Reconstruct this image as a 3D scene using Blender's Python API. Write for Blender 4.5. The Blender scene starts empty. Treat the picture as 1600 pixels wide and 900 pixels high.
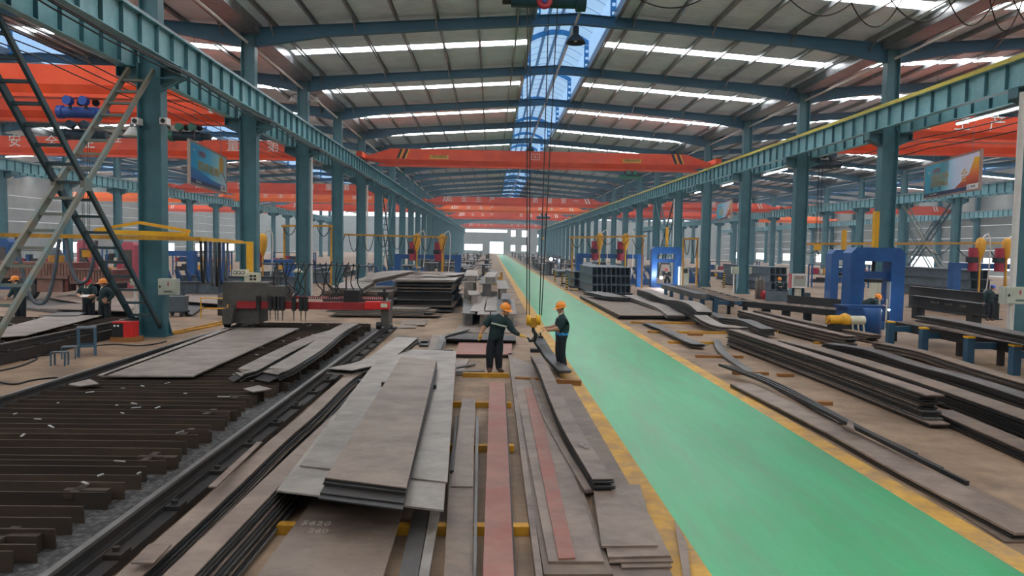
import bpy, bmesh, math, random
from mathutils import Vector, Matrix, Euler
random.seed(7)
scene = bpy.context.scene
COL = scene.collection
R_ = math.radians

# ------------------------------------------------------------------ camera
FPX = 1130.0
YAW, PITCH, ROLL, CAMH = 0.0293023, 0.0566054, 0.0171079, 3.04244
cF = Vector((math.sin(YAW)*math.cos(PITCH), math.cos(YAW)*math.cos(PITCH), -math.sin(PITCH)))
cR0 = Vector((math.cos(YAW), -math.sin(YAW), 0)); cU0 = cR0.cross(cF)
cR = cR0*math.cos(ROLL) + cU0*math.sin(ROLL); cU = cU0*math.cos(ROLL) - cR0*math.sin(ROLL)
cam = bpy.data.cameras.new('camera'); cam.sensor_width = 36; cam.lens = FPX/1600*36
cam.clip_start = .1; cam.clip_end = 800
co = bpy.data.objects.new('camera', cam); COL.objects.link(co)
m = Matrix((cR, cU, -cF)).transposed().to_4x4(); m.translation = (0, 0, CAMH); co.matrix_world = m
scene.camera = co
def ray(x, y): return cF + cR*((x-800)/FPX) - cU*((y-450)/FPX)
def G(x, y, z=0.0):            # point of the place at height z seen at photo pixel x,y
    d = ray(x, y); t = (z-CAMH)/d.z; return Vector((d.x*t, d.y*t, z))
def AT(x, y, Y):               # ... at depth Y
    d = ray(x, y); t = Y/d.y; return Vector((d.x*t, Y, CAMH+d.z*t))

# ------------------------------------------------------------------ world, view
w = bpy.data.worlds.new('sky'); scene.world = w; w.use_nodes = True
bg = w.node_tree.nodes['Background']; bg.inputs[0].default_value = (.86, .93, 1, 1); bg.inputs[1].default_value = 1.6
SKYLIGHT = 13.5     # daylight through the white translucent roof panels
VAULT = .6        # daylight through the blue ridge vault
WINDOW = 2.5
scene.view_settings.view_transform = 'Standard'; scene.view_settings.look = 'None'
scene.view_settings.gamma = 1; scene.view_settings.use_curve_mapping = False
scene.view_settings.exposure = 0.15
scene.cycles.max_bounces = 6; scene.cycles.diffuse_bounces = 3; scene.cycles.glossy_bounces = 3; scene.cycles.volume_bounces = 0

# ------------------------------------------------------------------ helpers
def lin(h):
    h = h.lstrip('#'); v = [int(h[i:i+2], 16)/255 for i in (0, 2, 4)]
    return tuple(c/12.92 if c <= .04045 else ((c+.055)/1.055)**2.4 for c in v) + (1,)
M = {}
def mat(name, c1, c2=None, rough=.6, metal=0, scale=3.0, stretch=(1, 1, 1), bump=0, bscale=40, vary=0, spots=None, spot_amt=.5, spot_scale=1.3, emit=None, strength=0, coat=0, detail=6):
    m = bpy.data.materials.new(name); m.use_nodes = True; nt = m.node_tree; N = nt.nodes; L = nt.links
    b = N['Principled BSDF']; b.inputs['Roughness'].default_value = rough; b.inputs['Metallic'].default_value = metal
    if coat: b.inputs['Coat Weight'].default_value = coat
    M[name] = m
    if emit:
        b.inputs['Base Color'].default_value = lin(c1)
        b.inputs['Emission Color'].default_value = lin(emit); b.inputs['Emission Strength'].default_value = strength
        return m
    tc = N.new('ShaderNodeTexCoord'); oi = N.new('ShaderNodeObjectInfo')
    add = N.new('ShaderNodeVectorMath'); add.operation = 'MULTIPLY_ADD'
    comb = N.new('ShaderNodeCombineXYZ'); 
    for k in range(3): L.new(oi.outputs['Random'], comb.inputs[k])
    L.new(comb.outputs[0], add.inputs[0]); add.inputs[1].default_value = (37, 51, 23); L.new(tc.outputs['Object'], add.inputs[2])
    mp = N.new('ShaderNodeMapping'); mp.inputs['Scale'].default_value = stretch; L.new(add.outputs[0], mp.inputs['Vector'])
    no = N.new('ShaderNodeTexNoise'); no.inputs['Scale'].default_value = scale; no.inputs['Detail'].default_value = detail; no.inputs['Roughness'].default_value = .72
    L.new(mp.outputs[0], no.inputs['Vector'])
    cr = N.new('ShaderNodeValToRGB'); cr.color_ramp.elements[0].position = .36; cr.color_ramp.elements[1].position = .64
    cr.color_ramp.elements[0].color = lin(c1); cr.color_ramp.elements[1].color = lin(c2 or c1)
    L.new(no.outputs['Fac'], cr.inputs[0]); out = cr.outputs[0]
    if spots:
        n2 = N.new('ShaderNodeTexNoise'); n2.inputs['Scale'].default_value = spot_scale; n2.inputs['Detail'].default_value = 8; n2.inputs['Roughness'].default_value = .7
        L.new(mp.outputs[0], n2.inputs['Vector'])
        r2 = N.new('ShaderNodeValToRGB'); r2.color_ramp.elements[0].position = .46; r2.color_ramp.elements[1].position = .66
        r2.color_ramp.elements[0].color = (0, 0, 0, 1); r2.color_ramp.elements[1].color = (spot_amt,)*3+(1,)
        L.new(n2.outputs['Fac'], r2.inputs[0])
        mx = N.new('ShaderNodeMix'); mx.data_type = 'RGBA'; L.new(r2.outputs[0], mx.inputs['Factor']); L.new(out, mx.inputs['A']); mx.inputs['B'].default_value = lin(spots)
        out = mx.outputs['Result']
    if vary:
        hv = N.new('ShaderNodeHueSaturation'); mr = N.new('ShaderNodeMapRange'); L.new(oi.outputs['Random'], mr.inputs[0])
        mr.inputs[3].default_value = 1-vary; mr.inputs[4].default_value = 1+vary; L.new(mr.outputs[0], hv.inputs['Value']); L.new(out, hv.inputs['Color']); out = hv.outputs[0]
    L.new(out, b.inputs['Base Color'])
    if bump:
        n3 = N.new('ShaderNodeTexNoise'); n3.inputs['Scale'].default_value = bscale; n3.inputs['Detail'].default_value = 5; L.new(mp.outputs[0], n3.inputs['Vector'])
        bp = N.new('ShaderNodeBump'); bp.inputs['Strength'].default_value = bump; bp.inputs['Distance'].default_value = .02
        L.new(n3.outputs['Fac'], bp.inputs['Height']); L.new(bp.outputs[0], b.inputs['Normal'])
    return m

class MB:
    """collects boxes, bars and tubes into one mesh"""
    def __init__(s): s.v = []; s.f = []; s.mi = []; s.cur = 0; s.smooth = set()
    def mesh_add(s, vs, fs, smooth=False):
        o = len(s.v); s.v += [tuple(p) for p in vs]
        for q in fs:
            if smooth: s.smooth.add(len(s.f))
            s.f.append(tuple(i+o for i in q)); s.mi.append(s.cur)
        return s
    def box(s, x0, x1, y0, y1, z0, z1):
        return s.mesh_add([(x0,y0,z0),(x1,y0,z0),(x1,y1,z0),(x0,y1,z0),(x0,y0,z1),(x1,y0,z1),(x1,y1,z1),(x0,y1,z1)],
                   [(3,2,1,0),(4,5,6,7),(0,1,5,4),(1,2,6,5),(2,3,7,6),(3,0,4,7)])
    def cbox(s, c, d, rz=0, ry=0, rx=0):
        e = Euler((rx, ry, rz)).to_matrix(); c = Vector(c); vs = []
        for z in (-.5, .5):
            for x, y in ((-.5,-.5),(.5,-.5),(.5,.5),(-.5,.5)): vs.append(c + e @ Vector((x*d[0], y*d[1], z*d[2])))
        return s.mesh_add(vs, [(3,2,1,0),(4,5,6,7),(0,1,5,4),(1,2,6,5),(2,3,7,6),(3,0,4,7)])
    def bar(s, a, b, w, h, up=(0, 0, 1)):
        a = Vector(a); b = Vector(b); d = (b-a).normalized(); up = Vector(up)
        if abs(d.dot(up)) > .98: up = Vector((0, 1, 0))
        r = d.cross(up).normalized(); u = r.cross(d); vs = []
        for p in (a, b):
            for i, j in ((-1,-1),(1,-1),(1,1),(-1,1)): vs.append(p + r*(i*w/2) + u*(j*h/2))
        return s.mesh_add(vs, [(0,1,2,3),(7,6,5,4),(0,4,5,1),(1,5,6,2),(2,6,7,3),(3,7,4,0)])
    def tube(s, pts, r, n=8, cap=True):
        pts = [Vector(p) for p in pts]; k = len(pts); vs = []; rs = r if isinstance(r, (list, tuple)) else [r]*k
        up = None
        for i, p in enumerate(pts):
            d = (pts[min(i+1, k-1)] - pts[max(i-1, 0)])
            d = d.normalized() if d.length > 1e-9 else Vector((0, 0, 1))
            if up is None: up = Vector((0, 0, 1)) if abs(d.z) < .9 else Vector((1, 0, 0))
            a = d.cross(up)
            if a.length < 1e-4: a = d.cross(Vector((0, 1, 0)))
            a.normalize(); b = a.cross(d); up = b
            for j in range(n):
                t = 2*math.pi*j/n; vs.append(p + (a*math.cos(t) + b*math.sin(t))*rs[i])
        fs = [(i*n+j, i*n+(j+1) % n, (i+1)*n+(j+1) % n, (i+1)*n+j) for i in range(k-1) for j in range(n)]
        s.mesh_add(vs, fs, True)
        if cap: s.mesh_add(vs[:n], [tuple(range(n))]); s.mesh_add(vs[-n:], [tuple(reversed(range(n)))])
        return s
    def cyl(s, a, b, r, n=16): return s.tube([a, b], r, n)
    def prism(s, poly, a0, a1, axis='y'):
        n = len(poly); vs = []
        for t in (a0, a1):
            for p, q in poly: vs.append({'y': (p, t, q), 'x': (t, p, q), 'z': (p, q, t)}[axis])
        s.mesh_add(vs, [tuple(reversed(range(n))), tuple(range(n, 2*n))] + [(i, (i+1) % n, (i+1) % n+n, i+n) for i in range(n)])
        return s
    def lathe(s, prof, n=20, c=(0, 0, 0), axis='z'):
        vs = []; k = len(prof)
        for r, h in prof:
            for j in range(n):
                t = 2*math.pi*j/n; a, b = r*math.cos(t), r*math.sin(t)
                p = {'z': (a, b, h), 'x': (h, a, b), 'y': (a, h, b)}[axis]; vs.append((p[0]+c[0], p[1]+c[1], p[2]+c[2]))
        fs = [(i*n+j, i*n+(j+1) % n, (i+1)*n+(j+1) % n, (i+1)*n+j) for i in range(k-1) for j in range(n)]
        return s.mesh_add(vs, fs, True)
    def sphere(s, c, r, n=12, k=8, sc=(1, 1, 1)):
        vs = []
        for i in range(k+1):
            a = math.pi*i/k
            for j in range(n):
                t = 2*math.pi*j/n; vs.append((c[0]+r*sc[0]*math.sin(a)*math.cos(t), c[1]+r*sc[1]*math.sin(a)*math.sin(t), c[2]+r*sc[2]*math.cos(a)))
        fs = [(i*n+j, (i+1)*n+j, (i+1)*n+(j+1) % n, i*n+(j+1) % n) for i in range(k) for j in range(n)]
        return s.mesh_add(vs, fs, True)
    def mesh(s, name, mats):
        me = bpy.data.meshes.new(name); me.from_pydata(s.v, [], s.f)
        for k in (mats if isinstance(mats, (list, tuple)) else [mats]): me.materials.append(M[k])
        if any(s.mi): me.polygons.foreach_set('material_index', s.mi)
        if s.smooth: me.polygons.foreach_set('use_smooth', [i in s.smooth for i in range(len(s.f))])
        me.update(); return me
    def build(s, name, mats, parent=None, loc=None, rz=0):
        return put(name, s.mesh(name, mats), parent, loc, rz)
def put(name, me, parent=None, loc=None, rz=0, rot=None):
    o = bpy.data.objects.new(name, me); COL.objects.link(o)
    if parent: o.parent = parent
    if loc is not None: o.location = loc
    if rot is not None: o.rotation_euler = rot
    elif rz: o.rotation_euler = (0, 0, rz)
    return o
def tag(o, label=None, cat=None, group=None, kind=None):
    if label: o['label'] = label
    if cat: o['category'] = cat
    if group: o['group'] = group
    if kind: o['kind'] = kind
    return o
def thing(name, label, cat, loc=(0, 0, 0), rz=0, group=None):
    o = bpy.data.objects.new(name, None); COL.objects.link(o); o.location = loc; o.rotation_euler = (0, 0, rz); o.empty_display_size = .2
    return tag(o, label, cat, group)
def setting(name, label=None):
    o = bpy.data.objects.new(name, None); COL.objects.link(o); o['kind'] = 'structure'
    if label: o['label'] = label
    return o
KIDS = {}
def copy_tree(o, parent=None):
    c = o.copy(); COL.objects.link(c); c.parent = parent
    for ch in list(o.children): copy_tree(ch, c)
    return c
ORD = 'first second third fourth fifth sixth seventh eighth ninth tenth eleventh twelfth thirteenth fourteenth fifteenth sixteenth seventeenth eighteenth nineteenth twentieth twenty-first twenty-second twenty-third twenty-fourth twenty-fifth twenty-sixth twenty-seventh twenty-eighth twenty-ninth thirtieth thirty-first thirty-second thirty-third thirty-fourth thirty-fifth thirty-sixth thirty-seventh thirty-eighth thirty-ninth fortieth'.split()
TQ = []
def text_mesh(txt, size, matname, parent, loc, rot, name='lettering', extrude=.004):
    TQ.append((txt, size, matname, parent, loc, rot, name, extrude))
def flush_text():
    """all lettering becomes meshes in one pass"""
    keys = {}; tmp = []
    for txt, size, mn, pa, loc, rot, nm, ex in TQ:
        if (txt, size, mn) in keys: continue
        cu = bpy.data.curves.new('lettering', 'FONT'); cu.body = txt; cu.size = size; cu.extrude = ex; cu.align_x = 'CENTER'; cu.align_y = 'CENTER'; cu.resolution_u = 2
        o = bpy.data.objects.new('lettering_source', cu); COL.objects.link(o); keys[txt, size, mn] = o; tmp.append(o)
    bpy.context.view_layer.update(); dg = bpy.context.evaluated_depsgraph_get()
    for k, o in keys.items():
        me = bpy.data.meshes.new_from_object(o.evaluated_get(dg)); me.materials.clear(); me.materials.append(M[k[2]]); keys[k] = me
    for o in tmp:
        cu = o.data; bpy.data.objects.remove(o); bpy.data.curves.remove(cu)
    for txt, size, mn, pa, loc, rot, nm, ex in TQ: put(nm, keys[txt, size, mn], pa, loc, rot=rot)

# ------------------------------------------------------------------ materials
mat('concrete', '#816750', '#a3876c', .7, scale=.9, spots='#5c4d42', spot_amt=.75, spot_scale=.5, bump=.15, bscale=25, detail=9)
mat('aisle_green', '#229a5c', '#38b174', .3, scale=.7, stretch=(1.6, .25, 1), spots='#5b8562', spot_amt=.5, spot_scale=1.6, detail=9)
mat('line_yellow', '#b98a3c', '#d8a44a', .7, scale=2.2, spots='#8f7a66', spot_amt=.8, spot_scale=1.7, detail=9)
mat('teal', '#3c6a74', '#477780', .45, scale=1.2, spots='#335158', spot_amt=.4, spot_scale=.8)
mat('teal_dark', '#27535f', '#2c5f6c', .5, scale=1.2)
mat('teal_beam', '#6fa3aa', '#84b4ba', .42, scale=1.0, spots='#557f88', spot_amt=.4)
mat('roof_blue', '#35647f', '#3d6e89', .5, scale=1.0)
mat('vault_blue', '#3a86bd', '#4592c8', .45, scale=1.0)
mat('galv', '#7b7c7c', '#949494', .35, .55, scale=2)
mat('roof_sheet', '#d6e0e8', '#e2eaf0', .5, scale=.8, spots='#bcc4ca', spot_amt=.35)
mat('white_pipe', '#c9c6bf', '#d8d5cf', .35, scale=2)
mat('orange', '#e2491f', '#ee5727', .4, scale=.6, spots='#c43d1a', spot_amt=.3)
mat('orange_dark', '#a8321a', '#b83a1f', .45, scale=.6)
mat('white_paint', '#e8e5de', None, .5)
mat('black_paint', '#161616', '#222222', .5)
mat('yellow', '#e0a316', '#edb322', .45, scale=2, spots='#a87418', spot_amt=.35)
mat('yellow_rail', '#b9a93a', '#c9bb4c', .5, scale=2)
mat('yellow_dunnage', '#b57f1a', '#cf9524', .6, scale=3, spots='#7d5a24', spot_amt=.7)
mat('cyan_white', '#ffffff', emit='#f7fbff', strength=SKYLIGHT)
mat('vault_panel', '#9cc4e8', emit='#b4d2ee', strength=VAULT)
nt = M['vault_panel'].node_tree; tc = nt.nodes.new('ShaderNodeTexCoord'); wv = nt.nodes.new('ShaderNodeTexWave'); wv.bands_direction = 'Y'; wv.inputs['Scale'].default_value = 1.6; wv.inputs['Distortion'].default_value = .3
cr = nt.nodes.new('ShaderNodeValToRGB'); cr.color_ramp.elements[0].color = lin('#93bcdf'); cr.color_ramp.elements[1].color = lin('#bcd8f0'); cr.color_ramp.elements[1].position = .5
nt.links.new(tc.outputs['Object'], wv.inputs['Vector']); nt.links.new(wv.outputs['Fac'], cr.inputs[0]); nt.links.new(cr.outputs[0], nt.nodes['Principled BSDF'].inputs['Emission Color'])   # ribs of the translucent sheet let less daylight through
mat('window_light', '#ffffff', emit='#f2f8ff', strength=WINDOW)
mat('cladding', '#858a88', '#949894', .6, scale=.5)
# rib relief of the profiled roof sheets
for nm in ('roof_sheet', 'cladding'):
    nt = M[nm].node_tree; tc = nt.nodes.new('ShaderNodeTexCoord'); wv = nt.nodes.new('ShaderNodeTexWave'); wv.bands_direction = 'Y' if nm == 'roof_sheet' else 'Z'
    wv.inputs['Scale'].default_value = 1.1 if nm == 'roof_sheet' else .35; wv.wave_profile = 'SIN' if nm == 'roof_sheet' else 'SAW'
    bp = nt.nodes.new('ShaderNodeBump'); bp.inputs['Strength'].default_value = .5; bp.inputs['Distance'].default_value = .05
    nt.links.new(tc.outputs['Object'], wv.inputs['Vector']); nt.links.new(wv.outputs['Fac'], bp.inputs['Height']); nt.links.new(bp.outputs[0], nt.nodes['Principled BSDF'].inputs['Normal'])
# ------------------------------------------------------------------ hall grid
BAY, D0 = 9.2, 23.442
XL, XR = -10.78, 17.92
XLL, XRR, XW, XWL = -39.9, 45.2, 72.3, -68.8
NB, NF = 28, -4
def ROW(n): return D0 + BAY*n
Y0, Y1 = ROW(NF), ROW(NB)
RIDGE = (XL+XR)/2
ZV, ZR = 12.62, 13.62           # underside of the roof sheet over a column row and at the ridge

# floor
fl = setting('floor', 'worn concrete floor of the hall')
MB().box(XWL, 2.08, Y0, Y1, -.3, 0).build('concrete_slab', 'concrete', fl)
MB().box(5.16, XW, Y0, Y1, -.3, 0).build('concrete_slab', 'concrete', fl)
MB().box(2.08, 5.16, Y0, Y1, -.3, 0).build('aisle_slab', 'concrete', fl)
aisle = tag(MB().box(2.11, 5.14, Y0, Y1, 0, .004).build('aisle_surface', 'aisle_green', fl), 'green painted walkway')
for x0, x1 in ((1.69, 2.11), (5.14, 5.45)):
    MB().box(x0, x1, Y0, Y1, 0, .005).build('aisle_line', 'line_yellow', fl)

# walls
wb = setting('wall_back', 'pale clad gable wall at the far end of the hall')
def wall_xz(parent, y, x0, x1, z0, z1, holes, m, name='wall_panel', th=.2):
    xs = sorted({x0, x1, *[h[0] for h in holes], *[h[1] for h in holes]})
    for a, b in zip(xs, xs[1:]):
        cut = sorted([(h[2], h[3]) for h in holes if h[0] <= a and h[1] >= b]); z = z0
        for c, d in cut + [(z1, z1)]:
            if c > z: MB().box(a, b, y, y+th, z, c).build(name, m, parent)
            z = max(z, d)
yb = ROW(NB)+.6
def ZP(y, Y): return CAMH + (387-y)/FPX*Y
def XP(x, Y): return (x-771)/FPX*Y
wh = []
for k, (a, b, c, d) in enumerate([(729, 795, 360.5, 365), (729, 757, 383.5, 393), (801, 808, 361, 371), (801, 808, 384, 393.5), (818, 827, 361, 371), (818, 827, 384, 393.5), (842, 849, 361, 371), (842, 849, 384, 393.5)]):
    wh.append((XP(a, yb), XP(b, yb), ZP(d, yb), ZP(c, yb)))
door = (XP(768, yb), XP(790, yb), 0, ZP(379, yb))
wall_xz(wb, yb, XL-29, XRR, 0, 14, wh + [door], 'cladding')
for x0, x1 in ((XWL-.7, XL-29), (XRR, XW+.7)): MB().box(x0, x1, yb, yb+.2, 0, 14).build('wall_panel', 'cladding', wb)
for k, (a, b, c, d) in enumerate(wh):
    wn = setting('window_%d' % (k+1))
    MB().box(a, b, yb+.1, yb+.12, c, d).build('window_pane', 'window_light', wn)
    f = MB()
    f.box(a-.1, a, yb-.03, yb+.1, c-.1, d+.1).box(b, b+.1, yb-.03, yb+.1, c-.1, d+.1).box(a, b, yb-.03, yb+.1, d, d+.1).box(a, b, yb-.03, yb+.1, c-.1, c)
    n = max(1, round((b-a)/2))
    for i in range(1, n): x = a+(b-a)*i/n; f.box(x-.05, x+.05, yb-.03, yb+.1, c, d)
    f.build('window_frame', 'teal_dark', wn)
dd = setting('door_1', 'wide bright doorway at the end of the green aisle')
MB().box(door[0]-.2, door[0], yb-.1, yb+.1, 0, door[3]+.2).box(door[1], door[1]+.2, yb-.1, yb+.1, 0, door[3]+.2).box(door[0]-.2, door[1]+.2, yb-.1, yb+.1, door[3], door[3]+.2).build('door_frame', 'teal_dark', dd)
ground = tag(MB().box(-60, 80, yb+.2, yb+40, -.35, -.02).build('ground', 'concrete'), kind='structure')
wf = setting('wall_front'); MB().box(XWL, XW, Y0-.4, Y0-.2, 0, 14).build('wall_panel', 'cladding', wf)

# long side walls: clad panels with a light strip high up
for nm, x, sgn in (('wall_right', XW+.5, 1), ('wall_left', XWL-.5, -1)):
    sw = setting(nm, 'pale horizontally clad side wall beyond the neighbouring aisle')
    for n in range(2, 22):
        y0, y1 = ROW(n), ROW(n+1)
        for z in range(5):
            a = min(x, x+.2*sgn); MB().box(a, a+.2, y0+.02, y1-.02, z*1.85+.02, z*1.85+1.83).build('wall_panel', 'cladding', sw)
        MB().box(min(x, x+.2*sgn), max(x, x+.2*sgn), y0, y1, 9.27, 12.9).build('wall_panel', 'cladding', sw)
        if n % 2 == 0:
            a = x-.03*sgn
            MB().box(min(a, x), max(a, x), y0+1.2, y1-1.2, .9, 2.6).build('window_pane', 'window_light', sw)
    xx = x+.1*sgn
    MB().box(min(xx, xx+.2*sgn), max(xx, xx+.2*sgn), Y0, ROW(2), 0, 12.9).box(min(xx, xx+.2*sgn), max(xx, xx+.2*sgn), ROW(22), Y1, 0, 12.9).build('wall_sheeting', 'cladding', sw)

# ------------------------------------------------------------------ columns
def h_section(mb, x, y, z0, z1, d, bw, tf=.035, tw=.03):
    mb.box(x-d/2, x-d/2+tf, y-bw/2, y+bw/2, z0, z1).box(x+d/2-tf, x+d/2, y-bw/2, y+bw/2, z0, z1).box(x-d/2+tf, x+d/2-tf, y-tw/2, y+tw/2, z0, z1)
    return mb
def proto_column(sides):
    t = thing('steel_column', 'x', 'column')
    h_section(MB(), 0, 0, .04, 8.6, .74, .46).build('lower_shaft', 'teal', t)
    h_section(MB(), 0, 0, 8.6, 12.2, .6, .42).build('upper_shaft', 'teal', t)
    MB().box(-.5, .5, -.36, .36, 0, .04).build('base_plate', 'teal_dark', t)
    b = MB()
    for s in (-1, 1):
        for yy in (-.2, .2): b.prism([(s*.37, .04), (s*.48, .04), (s*.37, .5)], yy-.015, yy+.015)
    b.build('base_gusset', 'teal_dark', t)
    for s in sides:
        c = MB(); x0, x1 = s*.37, s*1.0
        c.prism([(x0, 8.5), (x1, 8.5), (x1, 8.18), (x0, 7.9)], -.02, .02)
        a, e = min(x0, x1), max(x0, x1)
        c.box(a, e, -.23, .23, 8.46, 8.5)
        z0, z1 = (7.9, 8.18) if s > 0 else (8.18, 7.9)
        c.bar((x0, 0, 7.9), (x1, 0, 8.18), .46, .03, up=(0, 1, 0)) if False else c.mesh_add(
            [(x0, -.23, 7.88), (x1, -.23, 8.16), (x1, .23, 8.16), (x0, .23, 7.88), (x0, -.23, 7.91), (x1, -.23, 8.19), (x1, .23, 8.19), (x0, .23, 7.91)],
            [(3,2,1,0),(4,5,6,7),(0,1,5,4),(1,2,6,5),(2,3,7,6),(3,0,4,7)])
        c.box(x1-.02, x1, -.23, .23, 8.17, 8.5) if s > 0 else c.box(x1, x1+.02, -.23, .23, 8.17, 8.5)
        c.build('corbel', 'teal', t)
    return t
PC = {'both': proto_column((-1, 1)), 'in': proto_column((-1,))}
usedp = set()
def column(kind, x, n, label, group):
    o = PC[kind] if kind not in usedp else copy_tree(PC[kind]); usedp.add(kind)
    o.location = (x, ROW(n), 0); tag(o, label, None, group); return o
column('both', XL, -1, 'teal steel column where the dark cross brace reaches the runway beam', 'columns beside the aisle')
for n in range(0, NB):
    column('both', XL, n, 'teal steel column, %s from the front in the row on the cutting table side' % ORD[n], 'columns on the cutting table side')
    column('both', XR, n, 'teal steel column, %s from the front in the row on the blue press side' % ORD[n], 'columns on the blue press side')
for n in range(3, 18): column('both', XLL, n, 'teal column, %s from the front in the far row behind the truck' % ORD[n-3], 'columns of the row behind the truck')
for n in range(4, 22): column('both', XRR, n, 'teal column, %s from the front in the far row under the big billboard' % ORD[n-4], 'columns of the row under the big billboard')
for n in range(7, 22): column('in', XW, n, 'slim teal column, %s from the front along the pale side wall' % ORD[n-7], 'columns along the pale side wall')

# ------------------------------------------------------------------ runway beams
def runway(x, n0, n1, who, near=3, yellow=False, face=1):
    web = MB(); L = BAY
    web.box(-.16, .16, 0, L, .86, .9).box(-.14, .14, 0, L, 0, .03).box(-.012, .012, 0, L, .03, .86)
    me = web.mesh('beam', 'teal_beam')
    rail = MB().box(-.04, .04, 0, L, .9, 1.03).mesh('rail', 'galv')
    st = MB().box(-.13, .13, -.008, .008, .03, .86).mesh('stiffener', 'teal')
    many = MB()
    for k in range(9): many.box(-.13, .13, .5+k*1.02-.008, .5+k*1.02+.008, .03, .86)
    many = many.mesh('stiffeners', 'teal')
    if yellow: yl = MB().box(-.2, -.16, 0, L, .88, 1.02).box(-.2, -.1, 0, L, 1.0, 1.03).mesh('conductor_rail', 'yellow_rail')
    for n in range(n0, n1):
        t = thing('runway_beam', 'teal crane runway beam of the %s, %s span from the front' % (who, ORD[n-n0]), 'runway beam', (x, ROW(n), 8.5), group='crane runway beams')
        put('beam', me, t); put('rail', rail, t)
        if yellow: tag(put('conductor_rail', yl, t), 'yellow conductor rail')
        if n < near:
            for k in range(9): put('stiffener', st, t, (0, .5+k*1.02, 0))
        else: tag(put('stiffener_plates', many, t), kind='stuff')
runway(XL+.8, -2, NB-1, 'cutting table row, aisle side', 4)
runway(XL-.8, -2, NB-1, 'cutting table row, truck side', 3)
runway(XR-.8, -1, NB-1, 'blue press row, aisle side', 5, True)
runway(XR+.8, -1, NB-1, 'blue press row, billboard side', 3)
runway(XLL+.8, 2, 18, 'far row behind the truck, near side', 0)
runway(XLL-.8, 2, 18, 'far row behind the truck, outer side', 0)
runway(XRR-.8, 3, 22, 'far billboard row, near side', 0)
runway(XRR+.8, 3, 22, 'far billboard row, outer side', 0)
runway(XW-.8, 7, 22, 'pale side wall', 0)

# ------------------------------------------------------------------ cross braces (two laced diagonals between neighbouring columns)
def laced(mb, rungs, a, b, w):
    mb.bar(Vector(a)+Vector((-w/2, 0, 0)), Vector(b)+Vector((-w/2, 0, 0)), .08, .16)
    mb.bar(Vector(a)+Vector((w/2, 0, 0)), Vector(b)+Vector((w/2, 0, 0)), .08, .16)
mat('brace_dark', '#2c4248', '#33505a', .55, scale=2, spots='#5b4a38', spot_amt=.4)
mat('brace_light', '#7e7767', '#5f7b7b', .55, scale=1.4, spots='#8a6a48', spot_amt=.5)
def brace(x, n, label, m1='brace_light', m2='brace_dark', z0=.3, z1=8.3, w=.74, ya=(.35, BAY-.4), yb=(.35, BAY-.4), nr=15):
    t = thing('cross_brace', label, 'brace', (x, ROW(n), 0), group='laced cross braces between columns')
    for k, (za, zb, m) in enumerate(((z1, z0, m2), (z0, z1, m1))):
        ys = (ya, yb)[k]; a = Vector((0, ys[0], za)); b = Vector((0, ys[1], zb))
        for s in (-1, 1):
            h = .19 if s < 0 else .13
            o = MB().bar(a+Vector((s*w/2, 0, 0)), b+Vector((s*w/2, 0, 0)), .09, h).build('stringer', m, t)
            if k == 0: bb = o
        rg = MB().cbox((0, 0, 0), (w, .14, .07)).mesh('rung', m)
        for i in range(1, nr):
            p = a.lerp(b, i/nr); put('rung', rg, t, p)
    k1 = (z1-z0)/(ya[1]-ya[0]); k2 = (z1-z0)/(yb[1]-yb[0]); yc = (z1-z0+k1*ya[0]+k2*yb[0])/(k1+k2); zc = z0+k2*(yc-yb[0])
    for s in (-1, 1): MB().box(s*w/2-.055, s*w/2+.055, yc-.18, yc+.18, zc-.16, zc+.16).build('gusset_plate', m1, t)
    return t
brace(XL-.1, -1, 'large laced cross brace ending at the foot of the nearest column', ya=(1.1, 9.02), yb=(.75, 8.72), nr=19)
brace(XL, 5, 'distant laced cross brace in the column row behind the plate stacks', 'teal', 'brace_dark', w=.5)
brace(XR, 5, 'laced cross brace behind the far blue press', 'teal', 'brace_dark', w=.5)
brace(XRR, 5, 'laced cross brace under the big billboard', 'brace_light', 'brace_dark', w=.5)
brace(XW-.4, 10, 'laced cross brace against the pale side wall', 'brace_dark', 'brace_dark', w=.5)

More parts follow.
